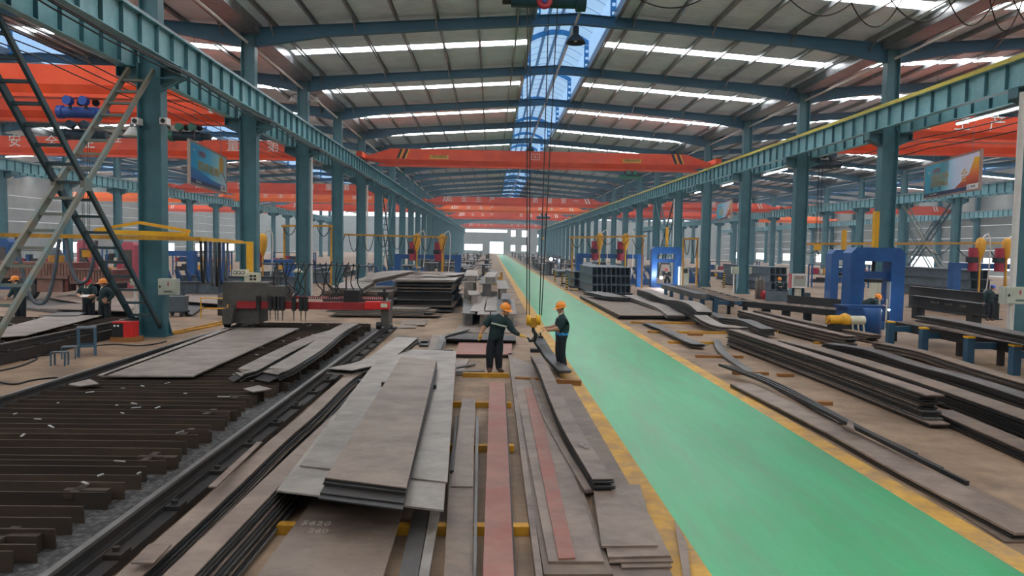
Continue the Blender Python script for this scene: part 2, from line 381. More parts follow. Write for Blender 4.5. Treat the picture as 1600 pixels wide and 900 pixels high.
# ------------------------------------------------------------------ roofs
mat('vault_pale', '#7fa9cc', '#8fb6d6', .5, scale=1)
def roof(name, xa, xb, n0, n1, label, purl=True, vault=True):
    c = setting(name, label); xm = (xa+xb)/2; hv = 1.8; zr = lambda x: ZV + (ZR-ZV)*(1-abs(x-xm)/((xb-xa)/2))
    half = (xb-xa)/2; slope = (ZR-ZV)/half
    sl_w = .44      # half width of the translucent strip
    def sheet(x0, x1, y0, y1, th, m, nm, e=0):
        z0, z1 = zr(x0)+e, zr(x1)+e
        return MB().mesh_add([(x0,y0,z0),(x1,y0,z1),(x1,y1,z1),(x0,y1,z0),(x0,y0,z0+th),(x1,y0,z1+th),(x1,y1,z1+th),(x0,y1,z0+th)],
                   [(3,2,1,0),(4,5,6,7),(0,1,5,4),(1,2,6,5),(2,3,7,6),(3,0,4,7)]).mesh(nm, m)
    yc = BAY/2+.25
    shs = []
    for x0, x1, s0, s1 in ((xa, xm-hv, xa+.62, xm-hv), (xm+hv, xb, xm+hv, xb-.62)):
        shs += [(sheet(x0, x1, 0, yc-sl_w, .06, 'roof_sheet', 'roof_panel'), 'roof_panel'), (sheet(x0, x1, yc+sl_w, BAY, .06, 'roof_sheet', 'roof_panel'), 'roof_panel'),
                (sheet(s0, s1, yc-sl_w, yc+sl_w, .03, 'cyan_white', 'skylight_panel', .015), 'skylight_panel')]
        q = (x0, s0) if s0 > x0 else (s1, x1)
        shs.append((sheet(q[0], q[1], yc-sl_w, yc+sl_w, .06, 'roof_sheet', 'roof_panel'), 'roof_panel'))
    # rafter: tapered I section with deep haunch at the columns
    def rafter():
        mb = MB(); pts = []
        for s in (-1, 1):
            xe = xm+s*(half-.3); prof = [(half-.3, .82), (half-3.4, .5), (half*.35, .44), (0, .46)]
            for (d0, h0), (d1, h1) in zip(prof, prof[1:]):
                X0, X1 = xm+s*d0, xm+s*d1; t0, t1 = zr(X0)-.2, zr(X1)-.2
                for w_, oz, ot in ((.14, 0, -.025), (.14, -1, 1), (.012, None, None)):
                    if oz == 0: q = (t0, t1, t0-.025, t1-.025)
                    elif oz == -1: q = (t0-h0+.025, t1-h1+.025, t0-h0, t1-h1)
                    else: q = (t0-.02, t1-.02, t0-h0+.02, t1-h1+.02)
                    mb.mesh_add([(X0,-w_,q[2]),(X1,-w_,q[3]),(X1,w_,q[3]),(X0,w_,q[2]),(X0,-w_,q[0]),(X1,-w_,q[1]),(X1,w_,q[1]),(X0,w_,q[0])],
                        [(3,2,1,0),(4,5,6,7),(0,1,5,4),(1,2,6,5),(2,3,7,6),(3,0,4,7)])
        return mb.mesh('rafter', 'roof_blue')
    rf = rafter()
    pxs = [half-1.1-k*1.78 for k in range(int((half-1.1-hv-.2)/1.78)+1)] + [hv+.12]
    fly = MB()
    for k, d in enumerate(pxs):
        if k % 2 == 1: fly.bar((d, .1, zr(xm+d)-.1), (d-.02, 1.0, zr(xm+d)-.1), .03, .03) if False else None
    for n in range(n0, n1):
        y = ROW(n)
        for me, nm in shs: put(nm, me, c, (0, y, 0))
        put('rafter', rf, c, (0, y, 0))
    if purl:
        for d in pxs:
            for s in (-1, 1):
                x = xm+s*d; z = zr(x)
                mb = MB(); mb.box(x-.01, x+.01, ROW(n0), ROW(n1), z-.2, z).box(x-.01, x+.09, ROW(n0), ROW(n1), z-.215, z-.2).box(x-.01, x+.09, ROW(n0), ROW(n1), z-.01, z)
                mb.build('purlin', 'galv', c)
        # knee struts from purlin to the rafter's lower flange
        for n in range(max(n0, 0), min(n1, 8)):
            for s in (-1, 1):
                for d in pxs[0::2]:
                    x = xm+s*d; z = zr(x)
                    MB().bar((x, -.75, z-.2), (x, -.04, z-.6), .06, .05).build('knee_strut', 'galv', c, (0, ROW(n), 0))
    if vault:
        zs, zt = zr(xm-hv), zr(xm-hv)+1.35
        arc = [(xm+hv*math.sin(a), zt+.55*(math.cos(a)-math.cos(1.25))/(1-math.cos(1.25))) for a in []]
        arc = [(xm-hv+2*hv*i/10, zt+.6*(1-((i-5)/5)**2)) for i in range(11)]
        vp = MB()
        pr = [(xm-hv, zs)] + arc + [(xm+hv, zs)]
        vs = []; 
        for (x, z) in pr: vs += [(x, 0, z), (x, BAY, z)]
        vp.mesh_add(vs, [(2*i, 2*i+2, 2*i+3, 2*i+1) for i in range(len(pr)-1)]); vm = vp.mesh('vault_panel', 'vault_panel')
        rb = MB()
        for i in range(10): rb.bar((arc[i][0], 0, arc[i][1]-.14), (arc[i+1][0], 0, arc[i+1][1]-.14), .1, .28)
        rm = rb.mesh('vault_rib', 'vault_blue')
        pm = MB().box(-.15, -.08, -.04, .04, zs-.2, zt).box(.08, .15, -.04, .04, zs-.2, zt)
        for q in range(5): pm.box(-.08, .08, -.03, .03, zs-.2+q*(zt-zs+.2)/4-.11, min(zt, zs-.2+q*(zt-zs+.2)/4+.11))
        pm = pm.mesh('vault_post', 'vault_blue')
        cu = MB()
        cu = MB().box(-.04, .04, 0, BAY, zs-.32, zs+.1).mesh('vault_kerb', 'galv')
        tr = MB().box(-.09, .09, 0, BAY, -.07, -.04).mesh('vault_purlin', 'vault_pale')
        sm = MB()
        for q in range(1, 6):
            for i in range(10): sm.bar((arc[i][0], q*BAY/6, arc[i][1]-.01), (arc[i+1][0], q*BAY/6, arc[i+1][1]-.01), .02, .02)
        sm = sm.mesh('vault_seam', 'vault_pale')
        for n in range(n0, n1):
            y = ROW(n)
            put('vault_panel', vm, c, (0, y, 0)); put('vault_rib', rm, c, (0, y, 0))
            for s in (-1, 1): put('vault_post', pm, c, (xm+s*(hv-.1), y, 0)); put('vault_kerb', cu, c, (xm+s*hv, y, 0))
            if n < 12: tag(put('vault_seam', sm, c, (0, y, 0)), kind='stuff')
            for i in (3, 5, 7): put('vault_purlin', tr, c, (arc[i][0], y, arc[i][1]))
    return c
roof('ceiling', XL, XR, NF, NB, 'pitched roof over the green aisle with white skylight strips')
roof('ceiling.001', XLL, XL, NF+2, 20, 'pitched roof over the truck hall')
roof('ceiling.002', XR, XRR, NF+2, 24, 'pitched roof over the billboard hall')
roof('ceiling.003', XRR, XW, 2, 24, 'pitched roof beside the pale side wall', purl=False)
roof('ceiling.004', XWL, XLL, 2, 20, 'pitched roof beyond the truck hall', purl=False)
# valley gutters and white tie pipes along the column rows
for i, x in enumerate((XL, XR, XLL, XRR)):
    g = setting('trim_%d' % (i+1))
    a, b = (ROW(NF), ROW(NB)) if abs(x) < 20 else (ROW(2), ROW(22))
    MB().box(x-.45, x+.45, a, b, ZV-.42, ZV-.38).box(x-.47, x-.43, a, b, ZV-.42, ZV+.05).box(x+.43, x+.47, a, b, ZV-.42, ZV+.05).build('valley_gutter', 'galv', g)
    for n in range(-1 if abs(x) < 20 else 4, 12):
        MB().tube([(x, ROW(n)+.25, 11.75), (x, ROW(n+1)-.25, 11.75)], .06, 8).build('tie_pipe', 'white_pipe', g)
# ridge conduit with high bay lamps
MB().tube([(RIDGE, ROW(NF), 12.98), (RIDGE, ROW(20), 12.98)], .06, 10).build('ridge_pipe', 'white_pipe', bpy.data.objects['ceiling'])
mat('lamp_black', '#15181a', '#1d2022', .5)
def highbay(x, y, z, label):
    t = thing('high_bay_lamp', label, 'lamp', (x, y, z), group='high bay lamps')
    MB().tube([(0, 0, .95), (0, 0, .75)], .02).build('hook', 'galv', t)
    MB().cyl((0, 0, .42), (0, 0, .78), .13, 14).build('ballast_housing', 'lamp_black', t)
    MB().lathe([(.12, .44), (.22, .36), (.36, .2), (.44, .06), (.43, .05), (.34, .19), (.1, .36)], 24).build('reflector', 'lamp_black', t)
    MB().sphere((0, 0, .2), .09).build('bulb', 'white_paint', t)
highbay(RIDGE, ROW(1)-.3, 12.0, 'dark bell-shaped high bay lamp hanging under the nearest ridge rafter')
highbay(RIDGE-.1, ROW(5)-1.2, 12.0, 'small distant high bay lamp above the nearest crane')
# ------------------------------------------------------------------ overhead cranes
mat('hoist_blue', '#1f3f8a', '#28509c', .45, scale=3)
mat('hoist_green', '#2c6b57', '#3a7d68', .45, scale=3)
mat('hoist_dark', '#15323f', '#1d4354', .45, scale=3)
mat('red_paint', '#a8202a', '#b82a30', .45, scale=3)
mat('rope', '#1b1c1d', '#262728', .5)
mat('cable_black', '#141414', '#1c1c1c', .55)
mat('sign_yellow', '#e0a93a', '#e8b548', .5)
mat('orange_bright', '#f36a22', '#f9772c', .4, scale=.6)
def girder_mesh(L, z0=9.1, z1=10.42, m='orange'):
    # outline along x with tapered ends; trapezoid lower half; wide bottom flange
    zm = z0+.50; mb = MB()
    xs = [0, .5, 2.0, 2.2, L-2.2, L-2.0, L-.5, L]
    top = [z1-.62, z1-.55, z1-.06, z1, z1, z1-.06, z1-.55, z1-.62]
    bot = [z0+.45, z0+.4, z0+.1, z0+.06, z0+.06, z0+.1, z0+.4, z0+.45]
    sec = []
    for x, t, b in zip(xs, top, bot):
        mid = max(zm, b+.12); sec.append([(x, -.42, t), (x, -.42, mid), (x, -.24, b), (x, .24, b), (x, .42, mid), (x, .42, t)])
    vs = [p for s in sec for p in s]; fs = []
    for i in range(len(xs)-1):
        for j in range(6): fs.append((i*6+j, i*6+(j+1) % 6, (i+1)*6+(j+1) % 6, (i+1)*6+j))
    fs += [tuple(range(6)), tuple(reversed(range((len(xs)-1)*6, len(xs)*6)))]
    mb.mesh_add(vs, fs); me = mb.mesh('girder', m)
    fl = MB().box(.9, L-.9, -.34, .34, z0, z0+.06).box(.7, L-.7, -.45, .45, z1-.02, z1).mesh('flange', m) if False else None
    f2 = MB().box(1.2, L-1.2, -.33, .33, z0, z0+.05); f2 = f2.box(1.2, L-1.2, -.34, -.33, z0-.02, z0+.13).mesh('bottom_flange', m)
    return me, f2
gcache = {}
def crane(y, xa, xb, label, text=None, m='orange', parts=True, tsize=.75, detail=False, stripes=True, fr=(.136, .213, .294, .368, .607, .686, .763, .83)):
    L = round(xb-xa, 2); k = (L, m)
    if k not in gcache: gcache[k] = girder_mesh(L, m=m)
    t = thing('overhead_crane', label, 'crane', (xa, y, 0), group='orange overhead cranes')
    put('girder', gcache[k][0], t); put('bottom_flange', gcache[k][1], t)
    for x in (0, L):
        e = MB(); e.box(x-.22, x+.22, -1.7, 1.7, 9.62, 10.0).build('end_carriage', m, t)
        for yy in (-1.3, 1.3): MB().cyl((x-.06, yy, 9.67), (x+.06, yy, 9.67), .14, 14).build('wheel', 'black_paint', t)
    if stripes:
        for x, s in ((2.6, 1), (L-2.6, -1)):
            for q in range(2):
                x0 = x + s*q*.42
                MB().mesh_add([(x0, -.425, 9.66), (x0+.2, -.425, 9.66), (x0+.2+s*.3, -.425, 10.4), (x0+s*.3, -.425, 10.4), (x0, -.42, 9.66), (x0+.2, -.42, 9.66), (x0+.2+s*.3, -.42, 10.4), (x0+s*.3, -.42, 10.4)],
                    [(0,1,2,3),(7,6,5,4),(0,4,5,1),(1,5,6,2),(2,6,7,3),(3,7,4,0)]).build('warning_stripe', 'black_paint' if detail else 'white_paint', t)
                if detail: MB().mesh_add([(x0+.2, -.425, 9.66), (x0+.31, -.425, 9.66), (x0+.31+s*.3, -.425, 10.4), (x0+.2+s*.3, -.425, 10.4)], [(0,1,2,3)]).build('warning_stripe', 'sign_yellow', t)
    if text:
        for ch, fx in zip('安全生产质量第一', fr):
            text_mesh(ch, tsize, 'white_paint', t, (L*fx, -.43, 10.02), (math.pi/2, 0, 0), 'lettering')
    return t
XA, XB = XL+.8, XR-.8
def hoist(x, y, z, label, mbody, mmotor, hook_z=None, size=1.0, spread=.25):
    """wire rope hoist hanging under a crane's bottom flange; hook block on ropes"""
    t = thing('rope_hoist', label, 'hoist', (x, y, z), group='rope hoists')
    s = size
    MB().cyl((-.75*s, 0, -.45*s), (.55*s, 0, -.45*s), .22*s, 16).build('drum', mbody, t)
    MB().cyl((.55*s, 0, -.45*s), (.95*s, 0, -.45*s), .16*s, 14).build('lifting_motor', mbody, t)
    MB().cyl((-.95*s, 0, -.45*s), (-.75*s, 0, -.45*s), .26*s, 14).build('gearbox', mmotor, t)
    for xx in (-.3, .3):
        MB().cyl((xx*s, -.62*s-.0, -.1), (xx*s, -.36*s, -.1), .17*s, 14).build('trolley_motor', mmotor, t)
        MB().cyl((xx*s, .36, .0), (xx*s, .44, .0), .14*s, 14).build('trolley_wheel', 'black_paint', t)
        MB().box(xx*s-.05, xx*s+.05, -.42, -.36, -.4*s, .1).build('trolley_hanger', 'black_paint', t)
    if hook_z is not None:
        h = hook_z - z
        for xx in (-.12, -.06, .08, .14): MB().tube([(xx*s*spread*6, 0, -.5*s), (xx*s, 0, h+.35)], .012*max(1, s), 6).build('wire_rope', 'rope', t)
        MB().cbox((0, 0, h+.25), (.3*s, .16*s, .3*s)).build('hook_block', 'yellow', t)
        hk = [(0, 0, h+.1), (0, 0, h-.02), (.09, 0, h-.12), (.06, 0, h-.24), (-.05, 0, h-.26), (-.11, 0, h-.18)]
        MB().tube(hk, [.03, .035, .04, .04, .03, .015], 8).build('hook', 'cable_black', t)
    return t
c1 = crane(56.5, XA, XB, 'orange overhead crane crossing above the green aisle, nearest one fully seen', detail=True)
LC = XB-XA
for px in (686, 988):
    x = AT(px, 248, 56).x - XA
    MB().box(x-.72, x+.72, -.43, -.42, 9.68, 9.98).build('name_plate', 'sign_yellow', c1)
    text_mesh('起重设备制造', .2, 'black_paint', c1, (x, -.435, 9.86), (math.pi/2, 0, 0))
x = AT(837, 248, 56).x - XA
text_mesh('10 t', .26, 'white_paint', c1, (x, -.43, 9.98), (math.pi/2, 0, 0))
MB().box(x-.33, x+.33, -.428, -.42, 9.76, 9.79).box(x-.33, x+.33, -.428, -.42, 10.19, 10.22).box(x-.33, x-.3, -.428, -.42, 9.76, 10.22).box(x+.3, x+.33, -.428, -.42, 9.76, 10.22).build('load_sign_border', 'white_paint', c1)
hoist(AT(985, 275, 56.5).x, 56.5, 9.05, 'green rope hoist under the nearest aisle crane', 'hoist_green', 'hoist_green', size=.9)
crane(109, XA, XB, 'dull red overhead crane, second from the front above the aisle', True, tsize=.9)
crane(131, XA, XB, 'bright orange overhead crane, third from the front above the aisle', True, m='orange_bright', tsize=.8)
hoist(AT(850, 325, 130).x, 131, 9.05, 'dark hoist under the bright orange third crane', 'hoist_dark', 'hoist_dark', 4.5, 1.3)
crane(161, XA, XB, 'overhead crane, fourth from the front above the aisle', True, tsize=.8)
crane(236, XA, XB, 'overhead crane closest to the far gable wall', True)
# the crane that carries the lifted plates: girder above the frame, hoist and hook in view
HY = 16.9
crane(HY-.15, XA, XB, 'overhead crane right above the two workers, its hoist at the top edge', stripes=False)
hp = AT(835, 505, HY)
t = thing('rope_hoist', 'dark blue hoist at the top edge with long ropes and yellow hook blocks', 'hoist', (hp.x, HY, 9.1), group='rope hoists')
ztop = AT(850, 4, HY).z - 9.1; xl = AT(785, 0, HY).x-hp.x; xr = AT(915, 0, HY).x-hp.x
MB().cyl((xl+.2, 0, ztop+.08), (xr-.2, 0, ztop+.08), .2, 18).build('drum', 'hoist_dark', t)
MB().cyl((xl, 0, ztop+.08), (xl+.22, 0, ztop+.08), .14, 16).build('lifting_motor', 'black_paint', t)
MB().cyl((xr-.22, 0, ztop+.08), (xr, 0, ztop+.08), .26, 16).build('gearbox', 'hoist_dark', t)
xs = AT(850, 0, HY).x-hp.x
MB().lathe([(.02, -.04), (.13, -.04), (.17, -.06), (.18, 0), (.17, .06), (.13, .04), (.02, .04)], 24, (xs, -.2, ztop-.03), 'y').build('sheave', 'red_paint', t)
MB().cyl((xs, -.28, ztop-.03), (xs, -.12, ztop-.03), .06, 12).build('sheave_boss', 'hoist_blue', t)
MB().box(-.5, .5, -.1, .1, ztop+.1, .3).build('trolley_frame', 'hoist_dark', t)
for a, b in (((824, 10), (823, 493)), ((829, 10), (827, 493)), ((857, 25), (843, 493)), ((871, 10), (846, 493))):
    p, q = AT(*a, HY), AT(*b, HY); o = Vector((hp.x, HY, 9.1)); MB().tube([p-o, q-o], .013, 6).build('wire_rope', 'rope', t)
for px in (826, 841):
    q = AT(px, 500, HY)-Vector((hp.x, HY, 9.1))
    MB().lathe([(.01, -.055), (.08, -.055), (.135, -.04), (.11, 0), (.135, .04), (.08, .055), (.01, .055)], 18, (q.x, 0, q.z), 'x').build('hook_block_sheave', 'yellow', t)
q = AT(833, 505, HY)-Vector((hp.x, HY, 9.1))
MB().cbox((q.x, 0, q.z+.02), (.16, .14, .22)).build('hook_block_frame', 'yellow_dunnage', t)
hk = [(q.x, 0, q.z-.08), (q.x+.01, 0, q.z-.18), (q.x+.07, 0, q.z-.27), (q.x+.04, 0, q.z-.4), (q.x-.07, 0, q.z-.42), (q.x-.13, 0, q.z-.33)]
MB().tube(hk, [.035, .04, .05, .05, .04, .015], 10).build('hook', 'cable_black', t)
# cranes of the truck hall
LA, LB = XLL+.8, XL-.8
crane(32, LA, LB, 'large orange crane at the upper corner above the truck, nearest one')
crane(38.5, LA, LB, 'plain orange crane carrying the dark hoist, second above the truck')
crane(54, LA, LB, 'orange crane with white lettering and billboard before it, third above the truck', True, tsize=.95, fr=(.17, .265, .36, .43, .63, .735, .84, .93))
p = AT(130, 165, 32); hoist(p.x, 32, 9.0, 'blue rope hoist under the nearest orange crane above the truck', 'hoist_blue', 'hoist_blue', size=1.1)
p = AT(297, 205, 38.5); hoist(p.x, 38.5, 9.0, 'dark hoist with green motor near the first column', 'hoist_dark', 'hoist_green', size=1.1)
p = AT(135, 398, 38.5); h2 = hoist(p.x, 38.5, 9.0, 'hoist whose yellow hook hangs over the truck bed', 'hoist_dark', 'hoist_dark', p.z-.2, 1.2)
crane(91, LA, LB, 'distant orange crane, fourth above the truck hall', True, tsize=.9)
crane(108, LA, LB, 'distant orange crane, fifth above the truck hall', True, 'orange_bright', tsize=.9)
crane(135, LA, LB, 'distant orange crane, sixth above the truck hall', False)
crane(150, XWL+.8, XLL-.8, 'tiny orange crane in the hall beyond the truck hall', False)
crane(115, XWL+.8, XLL-.8, 'bright orange crane deep in the hall beyond the truck hall', False, 'orange_bright')
# cranes of the billboard hall and the hall beyond
RA, RB = XR+.8, XRR-.8
crane(27.2, RA, RB, 'orange crane half hidden by the runway beam at the upper corner', False)
crane(38.7, RA, RB, 'orange crane with white lettering above the big billboard', True, tsize=.95, fr=(.075, .16, .244, .318, .55, .64, .72, .8))
crane(44, RA, RB, 'plain orange crane just behind the lettered one above the billboard', False)
crane(112, RA, RB, 'distant orange crane behind the small billboard', True, tsize=.9)
crane(140, RA, RB, 'most distant orange crane of the billboard hall', False)
crane(111, XRR+.8, XW-.8, 'orange crane before the pale side wall', False)
crane(150, XRR+.8, XW-.8, 'more distant orange crane before the pale side wall', False, 'orange_bright')
p = AT(1277, 390, 44); hoist(p.x, 44, 9.0, 'hoist with a small yellow hook hanging behind the fire box column', 'hoist_dark', 'hoist_dark', p.z-.1, 1.3, .12)

# ------------------------------------------------------------------ cables along the runway of the truck hall
for k, (dx, z) in enumerate(((.98, 8.42), (1.06, 8.36), (1.12, 8.28), (1.04, 8.2))):
    pts = []
    for n in range(-2, 12):
        for f in (0, .25, .5, .75): pts.append((XL+dx, ROW(n+f), z-.12*math.sin(math.pi*f)))
    tag(MB().tube(pts, .022, 6).build('power_cable', 'cable_black'), 'black power cable under the runway beam, %s from the column' % ORD[k], 'cable', 'black power cables under the runway beam')
for k, (dx, z) in enumerate(((-1.66, 8.8), (-2.4, 8.8), (-3.0, 8.8), (-3.7, 8.8))):
    pts = [(XL+dx, ROW(n+f), z-.1*math.sin(math.pi*f)) for n in range(-2, 3) for f in (0, .25, .5, .75)]
    tag(MB().tube(pts, .02, 6).build('conductor_cable', 'cable_black'), 'thin slanting conductor cable before the upper orange crane, %s from the column' % ORD[k], 'cable', 'slanting conductor cables')
for n in range(0, 6):
    tag(MB().box(.0, .75, -.03, .03, 0, .05).bar((.7, 0, .0), (.03, 0, -.4), .05, .05).build('cable_bracket', 'teal', None, (XL+.38, ROW(n)-.3, 8.08)), 'small cable bracket below the corbel of the %s column' % ORD[n], 'bracket', 'cable brackets')
for k, (dx, z) in enumerate(((1.3, 8.25), (1.5, 8.05), (1.9, 7.85))):
    pts = [(XR+dx, ROW(n+f), z-.1*math.sin(math.pi*f)) for n in range(-2, 6) for f in (0, .25, .5, .75)]
    tag(MB().tube(pts, .022, 6).build('conductor_cable', 'cable_black'), 'conductor cable before the lettered crane above the billboard, %s from the column' % ORD[k], 'cable', 'billboard side conductor cables')
# festoon loops of the near crane
t = thing('festoon_cable', 'black festoon cable hanging in loops under the roof at the upper corner', 'cable', (0, 18.4, 0))
fx = [(1000, 3), (1070, 1), (1232, 0), (1308, 2), (1330, 8), (1382, -2), (1392, 4), (1470, -6), (1480, -2), (1530, -8), (1545, -4), (1572, -10), (1580, -6), (1640, -8)]
dip = [14, 0, 27, 0, 42, 0, 38, 0, 48, 0, 58, 0, 55]
for i in range(0, len(fx)-1, 2):
    a, b = AT(fx[i][0], fx[i][1]-4, 18.4), AT(fx[i+1][0]+30, fx[i+1][1]-4, 18.4); d = dip[i]/FPX*18.4
    pts = [Vector((a.x+(b.x-a.x)*u, 0, a.z+(b.z-a.z)*u-d*4*u*(1-u))) for u in [j/14 for j in range(15)]]
    MB().tube(pts, .016, 6).build('cable_loop', 'cable_black', t)
# ------------------------------------------------------------------ billboards
mat('billboard_frame', '#a08a80', '#b09a90', .4, .3, scale=3)
def ramp_mat(name, stops, coord=0, rough=.4):
    m = bpy.data.materials.new(name); m.use_nodes = True; nt = m.node_tree; b = nt.nodes['Principled BSDF']; b.inputs['Roughness'].default_value = rough
    tc = nt.nodes.new('ShaderNodeTexCoord'); sp = nt.nodes.new('ShaderNodeSeparateXYZ'); cr = nt.nodes.new('ShaderNodeValToRGB')
    nt.links.new(tc.outputs['Generated'], sp.inputs[0]); nt.links.new(sp.outputs[coord], cr.inputs[0])
    e = cr.color_ramp.elements; e[0].position, e[0].color = stops[0][0], lin(stops[0][1]); e[1].position, e[1].color = stops[-1][0], lin(stops[-1][1])
    for p, c in stops[1:-1]: q = e.new(p); q.color = lin(c)
    nt.links.new(cr.outputs[0], b.inputs['Base Color']); M[name] = m
ramp_mat('poster_right', [(0, '#00b8e0'), (.35, '#45cce0'), (.6, '#c0d4ee'), (1, '#e4e4f4')])
ramp_mat('poster_left', [(0, '#18b4f0'), (.45, '#38c4f2'), (.7, '#a0e0f0'), (1, '#d8f2f4')])
ramp_mat('sail', [(0, '#a0241c'), (.35, '#e0601c'), (1, '#ffcc20')], 2)
ramp_mat('wave_blue', [(0, '#1568b8'), (1, '#2590d0')], 2)
mat('poster_navy', '#10315f', None, .4); mat('poster_gold', '#d8b04a', None, .4); mat('poster_red', '#c0506a', None, .4); mat('poster_blue', '#1c6ab8', None, .4)
def roofz(x):
    a, b = (XR, XRR) if x > XR else (XLL, XL)
    return ZV + (ZR-ZV)*(1-abs(x-(a+b)/2)/((b-a)/2))
def billboard(p0, p1, h, name_label, kind):
    """p0 lower near/left corner, p1 lower other corner; board stands vertically facing the aisle"""
    p0, p1 = Vector(p0), Vector(p1); L = (p1-p0).length; rz = math.atan2(p1.y-p0.y, p1.x-p0.x)
    t = thing('billboard', name_label, 'billboard', p0, rz, 'hanging billboards')
    MB().box(0, L, 0, .1, 0, h).build('backing', 'billboard_frame', t)
    MB().box(.0, L, -.03, 0, 0, .09).box(0, L, -.03, 0, h-.09, h).box(0, .09, -.03, 0, .09, h-.09).box(L-.09, L, -.03, 0, .09, h-.09).build('frame', 'billboard_frame', t)
    pl = MB().box(.09, L-.09, -.012, 0, .09, h-.09).build('poster', 'poster_right' if kind == 'r' else 'poster_left', t)
    def flat(poly, m, nm, d=.016): return MB().prism(poly, -d, -.011).build(nm, m, pl)
    rot = (math.pi/2, 0, 0)
    flat([(.09, .09), (L-.09, .09), (L-.09, .09+.1*h), (.09, .09+.1*h)], 'poster_navy', 'footer_band', .015)
    flat([(L*.8, .1), (L-.12, .1), (L-.12, .11+.13*h), (L*.8, .11+.13*h)], 'white_paint', 'logo_panel', .018)
    MB().lathe([(.03*h, 0), (.045*h, 0), (.045*h, .004), (.03*h, .004)], 16, (L*.83, -.023, .09+.07*h), 'y').build('logo_ring', 'poster_blue', pl)
    text_mesh('企业文化', .07*h, 'poster_navy', pl, (L*.9, -.02, .09+.07*h), rot, 'logo_lettering')
    text_mesh('质量方针  安全环保', .055*h, 'white_paint', pl, (L*.2, -.017, .09+.05*h), rot, 'footer_lettering')
    if kind == 'r':
        flat([(L*.6, .1+.1*h), (L-.1, .1+.1*h), (L-.1, h*.82), (L*.91, h*.84), (L*.83, h*.45), (L*.74, h*.36), (L*.68, h*.26)], 'sail', 'golden_mountain')
        text_mesh('合', .4*h, 'poster_gold', pl, (L*.75, -.02, h*.42), rot, 'emblem')
        text_mesh('企业理念', .16*h, 'poster_red', pl, (L*.24, -.02, h*.74), rot, 'heading')
        text_mesh('以质量求发展', .2*h, 'poster_gold', pl, (L*.31, -.02, h*.55), rot, 'slogan')
        text_mesh('向管理要效益', .2*h, 'poster_gold', pl, (L*.31, -.02, h*.36), rot, 'slogan')
        for x in (.16, .32): flat([(L*x-.12, h*.2), (L*x+.14, h*.2), (L*x+.14, h*.29), (L*x-.12, h*.29)], 'poster_blue', 'small_panel')
        flat([(L*.07, h*.73), (L*.1, h*.71), (L*.12, h*.76)], 'white_paint', 'bird_mark')
    else:
        flat([(.09, .09+.1*h), (L*.97, .09+.1*h), (L*.97, h*.2), (L*.55, h*.24), (L*.25, h*.36), (.09, h*.42)], 'wave_blue', 'blue_wave', .014)
        flat([(L*.07, h*.8), (L*.1, h*.78), (L*.12, h*.83)], 'white_paint', 'bird_mark')
        text_mesh('企业精神', .17*h, 'poster_red', pl, (L*.28, -.02, h*.76), rot, 'heading')
        text_mesh('团结拼搏,诚信创新', .25*h, 'poster_gold', pl, (L*.47, -.02, h*.47), rot, 'slogan')
        MB().lathe([(.2*h, 0), (.24*h, 0), (.24*h, .012), (.2*h, .012)], 24, (L*.82, -.03, h*.72), 'y').build('magnifier_ring', 'poster_gold', pl)
        MB().lathe([(.0, 0), (.2*h, 0)], 24, (L*.82, -.02, h*.72), 'y').build('magnifier_glass', 'sign_yellow', pl)
        MB().bar((L*.86, -.02, h*.56), (L*.97, -.02, h*.3), .012, .05).build('magnifier_handle', 'poster_navy', pl)
    for f in (.15, .85):
        MB().tube([(L*f, .05, h), (L*f, .05, roofz((p0+(p1-p0)*f).x)+.02-p0.z)], .012, 6).build('hanger_rod', 'galv', t)
    return t
# placed on the neighbouring aisles, turned towards the hall
a = AT(1443, 312, 42.0); b = AT(1530, 303, 35.0); billboard((a.x, a.y, a.z), (b.x, b.y, a.z), 2.0, 'large blue and gold company billboard hanging beside the lettered crane', 'r')
a = AT(296.5, 287, 33.0); b = AT(354, 298, 40.0); billboard((a.x, a.y, a.z), (b.x, b.y, a.z), 2.0, 'blue company billboard with a magnifying glass hanging before the lettered crane', 'l')
a = AT(1120, 346, 84.0); b = AT(1142, 345, 76); billboard((a.x, a.y, a.z), (b.x, b.y, a.z), 2.0, 'small distant billboard between the blue press columns', 'r')
# tube lights under the runway of the billboard hall
mat('tube_glow', '#ffffff', emit='#e6f0ff', strength=14)
for k, (y0, y1) in enumerate(((25.2, 29.2), (46, 50), (56.4, 59), (64.5, 67))):
    t = thing('tube_light', 'bright tube light under the billboard side runway, %s from the front' % ORD[k], 'lamp', (XR+.88, y0, 8.28), group='tube lights under the runway')
    MB().box(-.05, .05, 0, y1-y0, .08, .14).build('batten', 'white_paint', t); MB().cyl((0, .05, .04), (0, y1-y0-.05, .04), .035, 10).build('tube', 'tube_glow', t)
    for q in (.2, y1-y0-.2): MB().box(-.02, .02, q-.02, q+.02, .14, .22).build('hanger', 'galv', t)
# ------------------------------------------------------------------ steel plates, strips and beams on the floor
mat('plate_grey', '#837970', '#9c9186', .42, .0, scale=2.0, stretch=(.75, 1, 1), spots='#524a45', spot_amt=.65, spot_scale=1.5, vary=.06, detail=10)
mat('plate_brown', '#6d5b4f', '#87725f', .52, .0, scale=2.2, stretch=(.75, 1, 1), spots='#4a3d37', spot_amt=.65, spot_scale=1.6, vary=.1, detail=10)
mat('plate_red', '#8a6559', '#a17364', .6, .0, scale=2, stretch=(.8, 1, 1), spots='#9a4c45', spot_amt=.65, spot_scale=1.7, vary=.06, detail=10)
mat('plate_pink', '#78675c', '#948071', .5, .0, scale=2.0, stretch=(.75, 1, 1), spots='#55423a', spot_amt=.65, spot_scale=1.6, vary=.09, detail=10)
mat('plate_dark', '#29292a', '#383736', .5, .3, scale=1.5, stretch=(1, .3, 1), spots='#3a2d27', spot_amt=.6, vary=.15)
